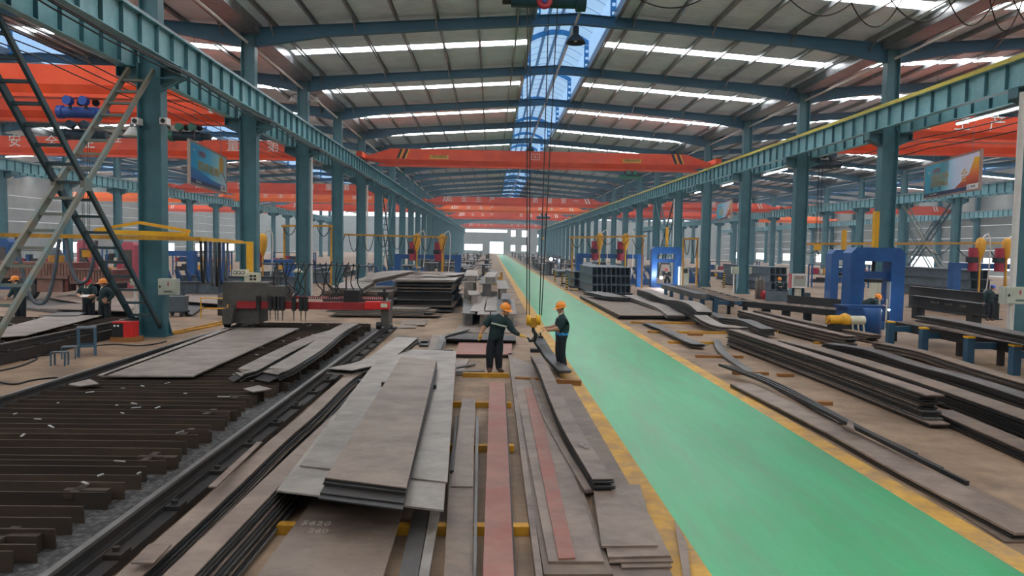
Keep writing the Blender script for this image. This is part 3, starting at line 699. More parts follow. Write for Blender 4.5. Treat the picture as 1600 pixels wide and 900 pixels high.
mat('plate_mid', '#53504e', '#716c68', .45, .25, scale=1.4, stretch=(1, .4, 1), spots='#3d3733', spot_amt=.65, vary=.1, detail=9)
mat('beam_grey', '#56616a', '#6b7780', .5, .2, scale=1.0, spots='#3d4044', spot_amt=.4, vary=.1)
mat('timber', '#8a5a2c', '#a06d38', .75, scale=2, stretch=(1, 8, 8), spots='#5f3d1d', spot_amt=.5)
mat('chalk', '#a59a90', None, .9)
def smooth(pts, n=14):
    pts = [Vector(p) for p in pts]
    if len(pts) == 2: return [pts[0].lerp(pts[1], i/n) for i in range(n+1)]
    out = []; P = [2*pts[0]-pts[1]] + pts + [2*pts[-1]-pts[-2]]; per = max(2, n//(len(pts)-1))
    for i in range(1, len(P)-2):
        for k in range(per):
            t = k/per; a, b, c, d = P[i-1], P[i], P[i+1], P[i+2]
            out.append(.5*((2*b)+(-a+c)*t+(2*a-5*b+4*c-d)*t*t+(-a+3*b-3*c+d)*t**3))
    return out + [pts[-1]]
def strip_mesh(path, w, t, m, name='steel_strip'):
    """long flat bar following a path; path gives the middle of its top face"""
    path = [Vector(p) for p in path]; k = len(path); vs = []
    for i, p in enumerate(path):
        d = path[min(i+1, k-1)]-path[max(i-1, 0)]; d.normalize(); r = Vector((d.y, -d.x, 0)).normalized(); u = r.cross(d).normalized()
        ww = w[0]+(w[1]-w[0])*i/(k-1) if isinstance(w, tuple) else w
        if u.z < 0: u = -u
        vs += [p-r*ww/2-u*t, p+r*ww/2-u*t, p+r*ww/2, p-r*ww/2]
    fs = [(0, 3, 2, 1), (4*k-4, 4*k-3, 4*k-2, 4*k-1)]
    for i in range(k-1):
        for j in range(4): a, b = 4*i+j, 4*i+(j+1) % 4; fs.append((a, b, b+4, a+4))
    return MB().mesh_add(vs, fs).mesh(name, m)
def origin_fix(me):
    n = len(me.vertices); c = Vector((sum(v.co.x for v in me.vertices)/n, sum(v.co.y for v in me.vertices)/n, min(v.co.z for v in me.vertices)))
    me.transform(Matrix.Translation(-c)); return c
def strip(path, w, t, m, label, group=None, name='steel_strip', cat='steel strip', n=14):
    me = strip_mesh(smooth(path, n) if len(path) > 2 else path, w, t, m, name); c = origin_fix(me)
    return tag(put(name, me, None, c), label, cat, group)
def stack(path, w, t, pitch, count, m, what, group, jit=.04, mats=None, z_of=None, name='steel_strip', cat='steel strip', n=12, wj=.0, endj=.08, drift=0):
    """path: middle of the top face of the top strip; others lie below it; each one is a thing"""
    rnd = random.Random(hash(what) % 1000 if False else sum(map(ord, what)))
    base = smooth(path, n) if len(path) > 2 else [Vector(p) for p in path]
    out = []
    for k in range(count):
        dx = rnd.uniform(-jit, jit)+k*drift if k else 0
        d0 = (base[1]-base[0]).normalized(); d1 = (base[-1]-base[-2]).normalized()
        pts = [p + Vector((dx, 0, -k*pitch)) for p in base]
        pts[0] = pts[0]-d0*rnd.uniform(0, endj)*(k > 0); pts[-1] = pts[-1]+d1*rnd.uniform(-endj, endj)*(k > 0)
        mm = mats[k % len(mats)] if mats else m
        if k: mm = mm if mats else m
        lab = what if count == 1 else ('topmost %s' % what) if k == 0 else ('%s %s, counted from the top' % (ORD[k], what) if k < count-1 else 'lowest %s' % what)
        out.append(strip(pts, w, t, mm, lab, group, name, cat, n))
    return out
def plate4(px, z, t, m, label, group=None, name='steel_plate', cat='steel plate', world=False):
    """flat plate from four photo points (near-left, near-right, far-right, far-left) of its top face at height z"""
    q = [Vector(p) for p in px] if world else [G(x, y, z) for x, y in px]
    vs = [(p.x, p.y, z-t) for p in q] + [(p.x, p.y, z) for p in q]
    me = MB().mesh_add(vs, [(3,2,1,0),(4,5,6,7),(0,1,5,4),(1,2,6,5),(2,3,7,6),(3,0,4,7)]).mesh(name, m); c = origin_fix(me)
    return tag(put(name, me, None, c), label, cat, group)
def dunnage(x0, x1, y, h, d, label, m='yellow_dunnage', rz=0, group='floor bearers under plates', name='floor_bearer', cat='bearer'):
    mb = MB().box(-(x1-x0)/2, (x1-x0)/2, -d/2, d/2, 0, h)
    return tag(mb.build(name, m, None, ((x0+x1)/2, y, 0), rz), label, cat, group)
def P(lst, z): return [G(x, y, zz if zz is not None else z) for (x, y, *r) in lst for zz in [r[0] if r else None]]

# --- centre: yellow floor bearers
BH = .1
dunnage(-3.0, G(826, 826, .05).x, G(600, 826, .05).y, BH, .12, 'yellow bearer across the floor under the wide brown plate')
dunnage(-1.6, G(803, 700, .05).x, G(760, 700, .05).y, BH, .12, 'yellow bearer across the floor, second in front of the gloved worker')
dunnage(-1.6, G(799, 632, .05).x, G(760, 632, .05).y, BH, .12, 'yellow bearer across the floor, just beyond the end of the red strip')
dunnage(-.62, .45, G(760, 586, .05).y, BH, .12, 'yellow bearer at the feet of the gloved worker')
# wide plates
gp = 'wide plates in the centre of the stock'
bp_ = plate4([(352, 965), (580, 965), (637, 770), (503, 762)], .12, .02, 'plate_pink', 'wide brown plate with chalk figures at the bottom of the view', gp)
for tx, px, py, s in (('5620', 494, 818, .22), ('260', 497, 830, .2)):
    p = G(px, py, .121)-bp_.location; text_mesh(tx, s*.72, 'chalk', bp_, p, (0, 0, R_(-4)), 'chalk_figures')
plate4([(432, 766), (693, 797), (712, 550.5), (602, 545)], .38, .02, 'plate_grey', 'broad grey plate, lower of the two under the narrow plate stack', gp)
plate4([(468, 727), (699, 753), (713, 548.5), (604, 543.5)], .40, .018, 'plate_grey', 'broad grey plate, upper of the two under the narrow plate stack', gp)
for k, y in enumerate((9.4, 12.5, 16.5, 19.2)):
    tag(MB().box(-1.05, 1.05, -.07, .07, 0, .24).build('timber_block', 'timber', None, (G(0, 0, 0).x*0-1.6, y, .12)), 'dark timber block hidden under the broad grey plates, %s from the front' % ORD[k], 'block', 'blocks under the broad plates') if False else None
for k, yy in enumerate((9.3, 13.0, 17.0, 19.3)):
    for s in (-2.2, -.95):
        pass
tag(MB().box(-.95, .95, -.06, .06, 0, .38-.02).build('support_bar', 'plate_dark', None, (-1.5, 9.75, 0)), 'dark support beam under the near end of the broad grey plates', 'beam')
tag(MB().box(-.9, .9, -.06, .06, 0, .36).build('support_bar', 'plate_dark', None, (-1.7, 14.3, 0)), 'dark support beam under the middle of the broad grey plates', 'beam')
tag(MB().box(-.9, .9, -.06, .06, 0, .36).build('support_bar', 'plate_dark', None, (-1.85, 18.6, 0)), 'dark support beam under the far end of the broad grey plates', 'beam')
sp = [G(597, 600, .44), G(681, 604, .44)]
tag(MB().bar((sp[0].x, sp[0].y, .44), (sp[1].x+.0, sp[1].y, .44), .1, .08).build('spacer_bar', 'black_paint'), 'black spacer bar poking out from under the narrow plate stack', 'spacer')
sp2 = [G(535, 715, .44), G(660, 722, .44)]
tag(MB().bar((sp2[0].x+.25, sp2[0].y, .44), (sp2[1].x-.25, sp2[1].y, .44), .1, .08).build('spacer_bar', 'black_paint'), 'black spacer bar under the near end of the narrow plate stack', 'spacer')
gn = 'narrow plates stacked on the broad ones'
plate4([(497, 778), (629, 796), (684, 577), (624, 566)], .496, .014, 'plate_dark', 'lowest narrow plate, sticking out towards the viewer', gn)
plate4([(500, 770), (631, 786), (683, 573), (625, 563)], .512, .014, 'plate_dark', 'second lowest narrow plate of the stack on the broad ones', gn)
for k in range(4):
    z = .530+k*.018; o = (3-k)
    plate4([(508-o*1.2, 746+o*3.2), (635-o*.6, 762+o*3), (682+o*.5, 563+o*2.2), (627, 557+o*2)], z, .013, ['plate_dark', 'plate_mid', 'plate_dark', 'plate_pink'][k], 'narrow plate, %s from the top of the stack on the broad ones' % ORD[3-k], gn)
# loose strips between the wide plates and the aisle
gs = 'loose strips on the yellow bearers'
plate4([(620, 912), (650, 912), (672, 797), (646, 797)], .125, .02, 'plate_mid', 'grey strip left of the red strip with a folded edge', gs)
plate4([(652, 912), (668, 912), (687, 798), (673, 797)], .145, .04, 'plate_grey', 'narrow grey bar lying against the folded grey strip', gs)
plate4([(693, 912), (738, 912), (741, 722), (703, 719)], .12, .014, 'plate_brown', 'short brown strip beside the red strip, near the bottom of the view', gs)
plate4([(704, 760), (739, 760), (743, 623), (722, 622)], .135, .013, 'plate_pink', 'long brown strip overlapping the short brown one', gs)
plate4([(739, 912), (744, 912), (748, 650), (744, 650)], .15, .04, 'plate_mid', 'thin grey bar beside the brown strips', gs)
plate4([(757, 915), (807, 915), (790, 600), (767, 599)], .115, .012, 'plate_dark', 'dark strip lying under the red strip', gs)
plate4([(754, 915), (804, 915), (788.5, 597), (765, 596.5)], .132, .015, 'plate_red', 'long red primed strip in front of the gloved worker', gs)
plate4([(703, 735), (709, 735), (715, 650), (712, 650)], .16, .05, 'plate_dark', 'small dark bar standing beside the broad grey plates', gs)
# group beside the aisle line
ga = 'plates beside the aisle line'
plate4([(850, 897), (958, 897), (842, 575), (795, 560)], .06, .04, 'plate_brown', 'lowest long brown plate beside the aisle line', ga)
plate4([(857, 877), (944, 877), (838, 572), (797, 556)], .085, .022, 'plate_pink', 'long brown plate lying under the narrow red strip', ga)
plate4([(838, 905), (849, 905), (800, 552), (794, 552)], .1, .09, 'plate_pink', 'upright brown edge strip along the stock beside the aisle', ga)
plate4([(873, 872.5), (899, 871), (837, 606), (820, 607)], .105, .018, 'plate_red', 'narrow red strip lying on the long brown plate', ga)
plate4([(908, 755), (984, 757), (893, 600), (858, 600)], .07, .03, 'plate_brown', 'brown plate under the black lifted strips', ga)
plate4([(958, 915), (1057, 915), (1000, 770), (922, 770)], .03, .03, 'plate_brown', 'lowest short plate at the corner of the aisle line', ga)
plate4([(972, 887), (1050, 885), (1008, 790), (940, 790)], .05, .018, 'plate_brown', 'second short plate from below at the corner of the aisle line', ga)
plate4([(952, 878.5), (1052, 877), (1005, 785), (938, 785)], .065, .014, 'plate_brown', 'third short plate from below at the corner of the aisle line', ga)
plate4([(950, 870), (1048, 868), (1003, 782), (935, 782)], .085, .018, 'plate_pink', 'fourth short plate from below at the corner of the aisle line', ga)
plate4([(940, 853), (1027, 852), (1000, 757), (926, 757)], .108, .022, 'plate_pink', 'topmost short plate at the corner of the aisle line', ga)
stack(P([(832, 590), (848, 640), (880, 700), (920, 765)], .115), .1, .04, .045, 2, 'plate_pink', 'thin brown bar along the black strips', ga)
# black strips with a light top, near end towards the viewer
s1 = P([(838, 556, .36), (853, 582, .42), (868, 618, .36), (892, 668, .27), (942, 748, .24)], .3)
st1 = stack(s1, .26, .014, .022, 6, 'plate_mid', 'dark bent strip beside the aisle with chalk marks', 'dark bent strips beside the aisle', .02, mats=['plate_pink', 'plate_dark', 'plate_dark', 'plate_mid', 'plate_dark', 'plate_dark'], endj=.22)
for tx, px, py in (('4x40', 912, 697), ('60', 918, 683)): text_mesh(tx, .13, 'chalk', st1[0], G(px, py, .268)+Vector((0, 0, .006))-st1[0].location, (R_(3), 0, R_(-70)), 'chalk_figures')
s2 = P([(841, 527, .62), (848, 538, .5), (858, 553, .3), (870, 566, .22), (884, 579, .2)], .3)
stack(s2, .3, .012, .02, 4, 'plate_mid', 'strip lifted at one end by the hook', 'strips lifted by the hook', .03, mats=['plate_mid', 'plate_dark'], endj=.15)
e0 = s2[0]
cl = thing('lifting_clamp', 'black lifting clamp and sling between the hook and the raised strips', 'clamp', (e0.x, e0.y, e0.z-.06))
MB().box(-.13, .13, -.05, .12, -.03, .09).build('clamp_jaw', 'black_paint', cl)
MB().tube([(-.05, 0, .09), (-.08, -.1, .2), (hp.x-e0.x-.02, HY-e0.y, AT(833, 505, HY).z-.4-e0.z+.06)], .02, 8).build('sling', 'cable_black', cl)
MB().tube([(.07, .02, .09), (.05, -.05, .2), (hp.x-e0.x+.02, HY-e0.y, AT(833, 505, HY).z-.41-e0.z+.06)], .02, 8).build('sling', 'cable_black', cl)
a, b = G(805, 597, .0), G(909, 604, .0)
tag(MB().bar((0, 0, .06), (b.x-a.x, b.y-a.y+.1, .06), .14, .12).build('timber_baulk', 'timber', None, (a.x, a.y, 0)), 'brown timber beam under the dark bent strips', 'timber')
tag(MB().cbox((0, 0, .05), (.35, .25, .1)).build('steel_block', 'black_paint', None, G(838, 550)), 'black block near the lifted strips', 'block')
# plates behind the gloved worker
gb = 'plates lying behind the gloved worker'
for k in range(3): plate4([(712, 553+k*2), (800, 554+k*2), (800, 536+k*2), (717, 535+k*2)], .1-k*.03, .022, ['plate_red', 'plate_dark', 'plate_dark'][k], 'red plate behind the worker, top' if k == 0 else 'dark plate under the red one behind the worker, %s down' % ORD[k-1], gb)
for k in range(3): plate4([(694-k*2, 529+k*1.5), (806, 532+k*1.5), (806, 524+k*1.5), (700, 520+k*1.5)], .2-k*.06, .03, 'plate_dark', 'dark crosswise plate behind the worker, %s from the top' % ORD[k], gb)
plate4([(713, 519), (800, 520), (800, 509), (716, 508)], .03, .025, 'plate_pink', 'pale plate on the floor behind the worker', gb)
plate4([(667, 548), (690, 548), (692, 522), (676, 522)], .025, .02, 'plate_pink', 'pinkish strip beyond the broad grey plates', gb)
plate4([(712, 585), (722, 585), (733, 561), (712, 561)], .03, .02, 'plate_pink', 'small plate beside the broad grey plates', gb)
plate4([(713, 581), (757, 580), (757, 578.5), (713, 579)], .08, .02, 'plate_dark', 'dark thin rod crosswise before the worker', gb)
plate4([(713, 575), (743, 569), (743, 567.6), (713, 573)], .05, .02, 'plate_dark', 'dark thin rod slanting before the worker', gb)
stack(P([(684, 549, .12), (690, 532, .3), (695, 524, .35), (732, 514, .45)], .2), .16, .015, .03, 3, 'plate_mid', 'bent scrap strip behind the broad plates', gb, .05)
for k, (x0, x1, y) in enumerate(((625, 640, 532), (645, 668, 533), (655, 669, 536))):
    plate4([(x0, y+3), (x1, y+3), (x1+3, y-3), (x0+3, y-3)], .06, .05, 'plate_dark', 'small dark offcut beyond the broad plates, %s from the rail' % ORD[k], gb)
dunnage(G(632, 532).x, G(665, 532).x, G(645, 532).y, .05, .15, 'short yellow bearer beside the dark offcuts')
for k, (a, b, c, d) in enumerate((((621, 512), (650, 512), (655, 500), (630, 500)), ((633, 507), (664, 508), (668, 499), (640, 499)))):
    plate4([a, b, c, d], .04+k*.02, .02, 'plate_pink', 'thin pale plate near the leg of the cutting machine, %s' % ('lower', 'upper')[k], gb)
# bent bundles along the cutting table
gl = 'bent strip bundles along the cutting table'
o1 = P([(570, 578, .22), (540, 594, .34), (485, 645, .36), (432, 690, .34), (362, 755, .3), (290, 820, .28), (214, 888, .26), (160, 938, .25)], .3)
stack(o1, .22, .016, .028, 9, 'plate_mid', 'strip of the bundle beside the table rail', gl, .012, mats=['plate_pink', 'plate_dark', 'plate_dark', 'plate_mid'], n=21, endj=.3, drift=.016)
o2 = P([(618, 572, .25), (580, 605, .3), (520, 660, .36), (450, 728, .36), (370, 808, .35), (280, 898, .34), (235, 945, .34)], .3)
stack(o2, .25, .016, .028, 11, 'plate_mid', 'strip of the bundle beside the wide plates', gl, .012, mats=['plate_pink', 'plate_dark', 'plate_mid', 'plate_dark'], n=18, endj=.3, drift=.014)
o3 = P([(636, 527, .62), (618, 541, .5), (598, 556, .38), (575, 567, .36), (530, 577, .42)], .4)
stack(o3, .6, .016, .03, 5, 'plate_mid', 'curved strip at the far end of the bundles', gl, .03, mats=['plate_grey', 'plate_dark', 'plate_dark'], endj=.2)
plate4([(325, 760), (338, 760), (410, 690), (402, 690)], .4, .015, 'plate_pink', 'pale strip end on top of the bundle beside the rail', gl)
plate4([(204, 879), (240, 879), (268, 850), (232, 850)], .34, .015, 'plate_pink', 'short pale strip end near the bottom of the bundle', gl)

# --- right side stacks
def S(px, top, n): return P([(x, y, top) for x, y in px], top)
stack(S([(1147, 514.5), (1290, 560), (1461, 617)], .56, 3), .34, .026, .038, 14, 'plate_dark', 'plate of the tall dark stack beside the aisle', 'tall dark stack beside the aisle', .025, mats=['plate_pink', 'plate_dark', 'plate_mid', 'plate_dark', 'plate_dark', 'plate_mid'], endj=.25)
stack(S([(1160, 485), (1240, 505), (1331, 525)], .46, 3), .34, .026, .038, 11, 'plate_dark', 'plate of the red-topped stack before the roller table', 'red-topped stack before the roller table', .03, mats=['plate_pink', 'plate_dark', 'plate_mid'], endj=.2)
stack(S([(1184, 485), (1270, 504), (1368, 523)], .30, 3), .4, .026, .038, 7, 'plate_dark', 'plate of the low stack next to the red-topped one', 'low stack next to the red-topped one', .03, mats=['plate_brown', 'plate_dark'], endj=.2)
stack(S([(1228, 531.5), (1300, 550), (1400, 580), (1500, 613), (1660, 668)], .36, 3), .5, .02, .034, 9, 'plate_dark', 'strip of the long brown-topped stack', 'long brown-topped stack', .03, mats=['plate_brown'] + ['plate_dark']*8, endj=.15)
stack(S([(1296, 536), (1360, 546), (1430, 568), (1520, 592), (1660, 637)], .30, 3), .4, .02, .032, 8, 'plate_dark', 'strip of the long grey-topped stack', 'long grey-topped stack', .03, mats=['plate_mid'] + ['plate_dark']*7, endj=.15)
stack(S([(1374, 535), (1440, 548), (1500, 566), (1580, 590), (1660, 612)], .28, 3), .4, .02, .032, 7, 'plate_dark', 'strip of the stack under the roller table', 'stack under the roller table', .03, mats=['plate_brown', 'plate_dark', 'plate_mid'], endj=.15)
stack(S([(1470, 640), (1600, 695), (1700, 738)], .17, 3), .42, .02, .03, 5, 'plate_dark', 'strip of the low stack before the tall dark one', 'low stack in front of the tall dark stack', .03, mats=['plate_brown'] + ['plate_dark']*4)
gc = 'thin strips along the aisle line'
stack(P([(1158, 599, .1), (1300, 668, .1), (1440, 742, .1), (1620, 832, .1)], .1), .5, .03, .045, 2, 'plate_brown', 'long brown plate along the aisle line', gc, .02, mats=['plate_pink', 'plate_dark'])
stack(P([(1120, 530, .1), (1128, 548, .09), (1160, 572, .06), (1215, 602, .05), (1320, 660, .05)], .08), .24, .012, .02, 2, 'plate_mid', 'curved strip sweeping past the tall dark stack', gc, .02)
for k in range(3):
    stack(P([(1124+k*8, 568+k*1.2, .26-k*.02), (1200+k*9, 597+k, .22), (1330+k*5, 662+k, .22), (1512-k*40, 752-k*22, .14)], .2), .05, .06, .07, 1, 'plate_dark', 'thin strip on edge beside the brown plate, %s' % ('nearest the aisle', 'middle one', 'farthest from it')[k], gc)
plate4([(1322, 665), (1336, 672), (1332, 660), (1326, 657)], .26, .02, 'plate_pink', 'small bent tab on the thin strips', gc)
plate4([(1570, 846), (1700, 846), (1480, 740), (1383, 730)], .02, .015, 'plate_brown', 'thin plate on the floor at the lower corner', gc)
plate4([(1069, 912), (1081, 912), (1073, 848), (1054, 812)], .05, .012, 'plate_pink', 'small bent sheet lying on the yellow line near the bottom', gc)
# yellow bearers beyond the aisle
for k, (x0, x1, y) in enumerate(((985, 1108, 505), (1012, 1140, 520), (1044, 1120, 536.5))):
    a, b = G(x0, y), G(x1, y+1); dunnage(a.x, b.x, a.y, .08, .14, 'yellow bearer beyond the aisle, %s from the brown plate' % ORD[k])
for k, (x0, x1, y, m_) in enumerate(((1087, 1160, 558.5, 'timber'), (1145, 1200, 585, 'timber'), (1215, 1240, 588, 'timber'), (1265, 1300, 632, 'timber'))):
    a, b = G(x0, y), G(x1, y+.8); dunnage(a.x, b.x, a.y, .07, .14, 'brown bearer near the tall dark stack, %s from the far end' % ORD[k], m_)
for k, (x0, x1, y) in enumerate(((1220, 1238, 537), (1272, 1300, 537), (1215, 1238, 520))):
    a, b = G(x0, y), G(x1, y+.8); dunnage(a.x, b.x, a.y, .07, .14, 'short yellow bearer between the dark stacks, %s' % ('near the tall one', 'near the brown-topped one', 'near the red-topped one')[k])
tag(MB().cbox((0, 0, .04), (.5, .25, .08)).build('steel_block', 'timber', None, G(1086, 524)), 'brown block on the floor between the yellow bearers', 'block')
stack(P([(1013, 504, .13), (1050, 519, .15), (1075, 531, .17), (1094, 538, .17)], .15), .4, .012, .02, 5, 'plate_mid', 'thin strip across the yellow bearers', 'thin strips across the yellow bearers', .06, mats=['plate_mid', 'plate_dark'], endj=.35)
# brown plates and wavy strips further back
gw = 'big brown plates beyond the aisle'
for k in range(4): plate4([(969-k*1.2, 492.5+k*1.4), (1082, 493+k*1.4), (1010, 464+k), (906, 462+k)], .2-k*.05, .035, ['plate_brown', 'plate_dark', 'plate_dark', 'plate_dark'][k], 'big brown plate beyond the aisle, top one' if k == 0 else 'dark plate under the big brown one, %s down' % ORD[k-1], gw)
stack(P([(925, 455.5, .52), (945, 459, .5), (962, 463, .45), (978, 464, .42)], .5), 1.1, .03, .05, 4, 'plate_mid', 'short plate lying on the big brown plate', gw, .03, mats=['plate_mid', 'plate_dark'])
stack(P([(985, 461, .45), (1010, 470, .4), (1030, 477, .38), (1044, 484, .3), (1056, 492.5, .3)], .4), .75, .035, .045, 4, 'plate_mid', 'wavy strip beside the big brown plate', 'wavy strips beyond the aisle', .03, mats=['plate_grey', 'plate_dark'])
stack(P([(1004, 452, .75), (1025, 458, .8), (1045, 467, .62), (1065, 469, .75), (1085, 474, .82), (1101, 487, .62)], .7), .6, .03, .042, 13, 'plate_dark', 'wavy strip of the thick bundle beside the blue posts', 'thick wavy bundle beside the blue posts', .03, mats=['plate_grey'] + ['plate_dark']*12)
stack(P([(1094, 492, .5), (1110, 502, .34), (1130, 509, .25), (1162, 511.5, .28)], .3), .55, .03, .04, 5, 'plate_dark', 'bent strip before the roller table legs', 'bent strips before the roller table', .03, mats=['plate_grey', 'plate_dark', 'plate_mid'])
stack(P([(1132, 496, .4), (1165, 500, .42), (1185, 508, .34), (1200, 514, .33)], .4), .5, .03, .04, 6, 'plate_dark', 'bent strip behind the tall dark stack', 'bent strips behind the tall stack', .03, mats=['plate_mid', 'plate_dark'])
stack(P([(1112, 488, .2), (1130, 497, .14), (1150, 502, .1)], .15), .35, .02, .03, 2, 'plate_mid', 'small bent strip between the blue posts and the roller table', 'bent strips before the roller table', .03)

# --- middle distance: tall plate stack beyond the cutting machine
gm = 'tall plate stack beyond the cutting machine'
A, Bp = G(606, 491), G(704, 492); yn = A.y
ms = [(.12, .05, 0), (.3, .05, .2), (.58, .05, -.05), (.98, .05, 0), (1.12, .05, .06), (1.26, .05, -.04), (1.42, .06, .03), (1.5, .08, .3)]
for k, (z, t_, dx) in enumerate(ms):
    x0 = A.x+.05+dx*.3; x1 = Bp.x+dx*.4; y0 = yn+1.2-(.4 if k in (0,) else 0)-dx
    plate4([(x0, y0, z), (x1, y0+.1, z), (x1+.1, y0+9.5, z), (x0+.1, y0+9.5, z)], z, t_, ['plate_mid', 'plate_brown', 'plate_mid', 'plate_mid', 'plate_brown', 'plate_mid', 'plate_grey', 'plate_grey'][k], 'thick plate of the tall stack beyond the cutting machine, %s from below' % ORD[k], gm, world=True)
for k, z in enumerate((0, .12, .3, .58, .98, 1.12, 1.26)):
    h = (.07, .13, .23, .35, .09, .09, .1)[k]
    for q, yy in enumerate((1.6, 5, 9)):
        tag(MB().box(0, Bp.x-A.x-.25, -.08, .08, 0, h).build('spacer_bar', 'plate_dark', None, (A.x+.2, yn+yy, z)), 'dark spacer bar in the tall stack, %s gap from below, %s from the front' % (ORD[k], ORD[q]), 'spacer', 'spacers in the tall stack')
gt = 'loose plates on top of the tall stack'
for k, (x0, x1, yy, L_, dz, sl) in enumerate(((.1, 1.2, 2.5, 3, 1.53, 0), (.8, 2.3, 3.5, 4, 1.562, .0), (.4, 2.0, 6, 3, 1.594, 0), (1.8, 2.7, 4.5, 3, 1.594, 0))):
    plate4([(A.x+x0, yn+yy, 0), (A.x+x1, yn+yy-.5, 0), (A.x+x1+.5, yn+yy+L_, 0), (A.x+x0+.5, yn+yy+L_, 0)], dz, .03, 'plate_grey' if k % 2 else 'plate_brown', 'loose plate on top of the tall stack, %s from the front' % ORD[k], gt, world=True)
stack(P([(540, 450, 1.0), (560, 441, 1.15), (590, 431, 1.45), (620, 424.5, 1.62), (650, 423, 1.62)], 1), 1.6, .03, .06, 4, 'plate_grey', 'curved plate leaning against the tall stack', 'curved plates leaning on the tall stack', .08, mats=['plate_grey', 'plate_brown', 'plate_mid'])
for k in range(5):
    z = .80-k*.16; a = G(505, 470, z); plate4([(A.x-3.6, yn+3+k*.1, z), (A.x-.15, yn+3, z), (A.x-.1, yn+8, z), (A.x-3.4, yn+8, z)], z, .158, 'plate_mid' if k else 'plate_brown', 'plate of the low stack behind the red beam, %s from the top' % ORD[k], 'low stack behind the red beam', world=True)
gs2 = 'splayed plates in front of the tall stack'
for k in range(6):
    z = .34-k*.055; x0 = A.x-1.8+random.uniform(-.6, .4); x1 = Bp.x-.6+random.uniform(-.5, .35); y0 = yn-1.2+random.uniform(-.2, .2)-k*.1
    plate4([(x0, y0, z), (x1, y0+.15, z), (x1+.1, y0+1.1, z), (x0+.1, y0+1.2, z)], z, .03, ['plate_grey', 'plate_brown', 'plate_mid'][k % 3], 'splayed plate in front of the tall stack, %s from the top' % ORD[k], gs2, world=True)

# ------------------------------------------------------------------ rolled beams (H sections), each with flanges and web in one body
def hbeam_mesh(w, h, L, m, tf=.028, tw=.035):
    return MB().box(-w/2, w/2, 0, L, 0, tf).box(-w/2, w/2, 0, L, h-tf, h).box(-tw/2, tw/2, 0, L, tf, h-tf).mesh('steel_joist', m)
def beam_stack(x0, y, L, w, h, cols, rows, label, group, m='beam_grey', z0=.12, lean=.0, bear=True):
    me = hbeam_mesh(w-.02, h, L, m); n = 0
    if bear:
        for q, yy in enumerate((.6, L-.6)):
            tag(MB().box(x0-.1, x0+cols*w+.1, y+yy-.1, y+yy+.1, 0, z0).build('floor_bearer', 'plate_dark'), 'dark bearer under the %s, %s' % (label, ('front', 'back')[q]), 'bearer', 'bearers under beams')
    for r in range(rows):
        for c in range(cols):
            o = put('steel_joist', me, None, (x0+w*(c+.5)+lean*r*w, y+(r*.13 % .3), z0+r*(h+.03)))
            tag(o, 'H-beam in the %s, %s layer up, %s from the aisle' % (label, ORD[r], ORD[c]), 'beam', group)
a = G(922, 461); beam_stack(a.x, a.y, 6.5, .31, .55, 9, 3, 'tall dark stack by the aisle', 'tall beam stack beyond the aisle')
a = G(893, 450); beam_stack(a.x, a.y+.0, 6.5, .4, .55, 4, 2, 'low stack by striped posts', 'low beam stack by the striped posts')
a = G(870, 433); beam_stack(a.x, a.y, 7, .4, .5, 4, 1, 'flat layer behind striped posts', 'single layer of beams further back')
a = G(912, 436); beam_stack(a.x, a.y, 8, .5, .6, 4, 2, 'pale stack behind the tall one', 'pale stack behind the tall one')
beam_stack(AT(1200, 450, 54).x, 54, 11, .42, .56, 4, 3, 'pile behind the fire box', 'stack behind the fire box')
beam_stack(AT(1514, 450, 47).x, 47, 11, .42, .62, 4, 3, 'pile behind the capped worker', 'stack behind the capped worker')
# pale short beams and box pieces between the tall stack and the aisle line
gq = 'short beams heaped between the tall stack and the aisle'
def hb(px, py, z, L, w, h, rz, label, m='plate_grey'):
    o = put('steel_joist', hbeam_mesh(w, h, L, m), None, G(px, py, z), rz); return tag(o, label, 'beam', gq)
a = G(722, 490, .5)
for k, (dx, dy, z, L, w, h, rz, m_) in enumerate(((0, .3, 0, 8, .5, .48, .03, 'plate_mid'), (.55, 0, 0, 8, .48, .48, 0, 'plate_grey'), (1.08, .1, 0, 8, .48, .48, 0, 'plate_mid'), (1.6, .4, 0, 8, .44, .48, -.02, 'plate_grey'),
        (.1, 5.0, .482, 3.2, .5, .4, .05, 'plate_grey'), (1.45, 3.2, .482, 4, .4, .35, -.03, 'plate_mid'),
        (-.3, 9.0, 0, 9, .8, 1.25, .0, 'plate_grey'), (.62, 9.3, 0, 9, .8, 1.15, .0, 'plate_mid'), (1.45, 9.0, 0, 9, .6, .95, .0, 'plate_grey'), (-.2, 9.6, 1.252, 8, .7, .3, .02, 'plate_grey'), (.7, 9.5, 1.152, 7, .6, .35, -.03, 'plate_grey'))):
    o = put('steel_joist', hbeam_mesh(w, h, L, m_, .03, w*.55), None, (a.x+dx+.25, a.y+dy, z), rz); tag(o, 'pale short beam of the heap beside the aisle line, %s from the front' % ORD[k], 'beam', gq)
gf = 'flat bars on the heap beside the aisle'
for k, (a_, b_, w_) in enumerate((((741, 486), (752, 457), .3), ((751, 491), (758, 463), .26), ((766, 485), (770, 455), .5))):
    strip([G(*a_, .53), G(*b_, .53)], w_, .03, 'plate_grey', 'flat bar lying on the front of the beam heap, %s from the tall stack' % ORD[k], gf)
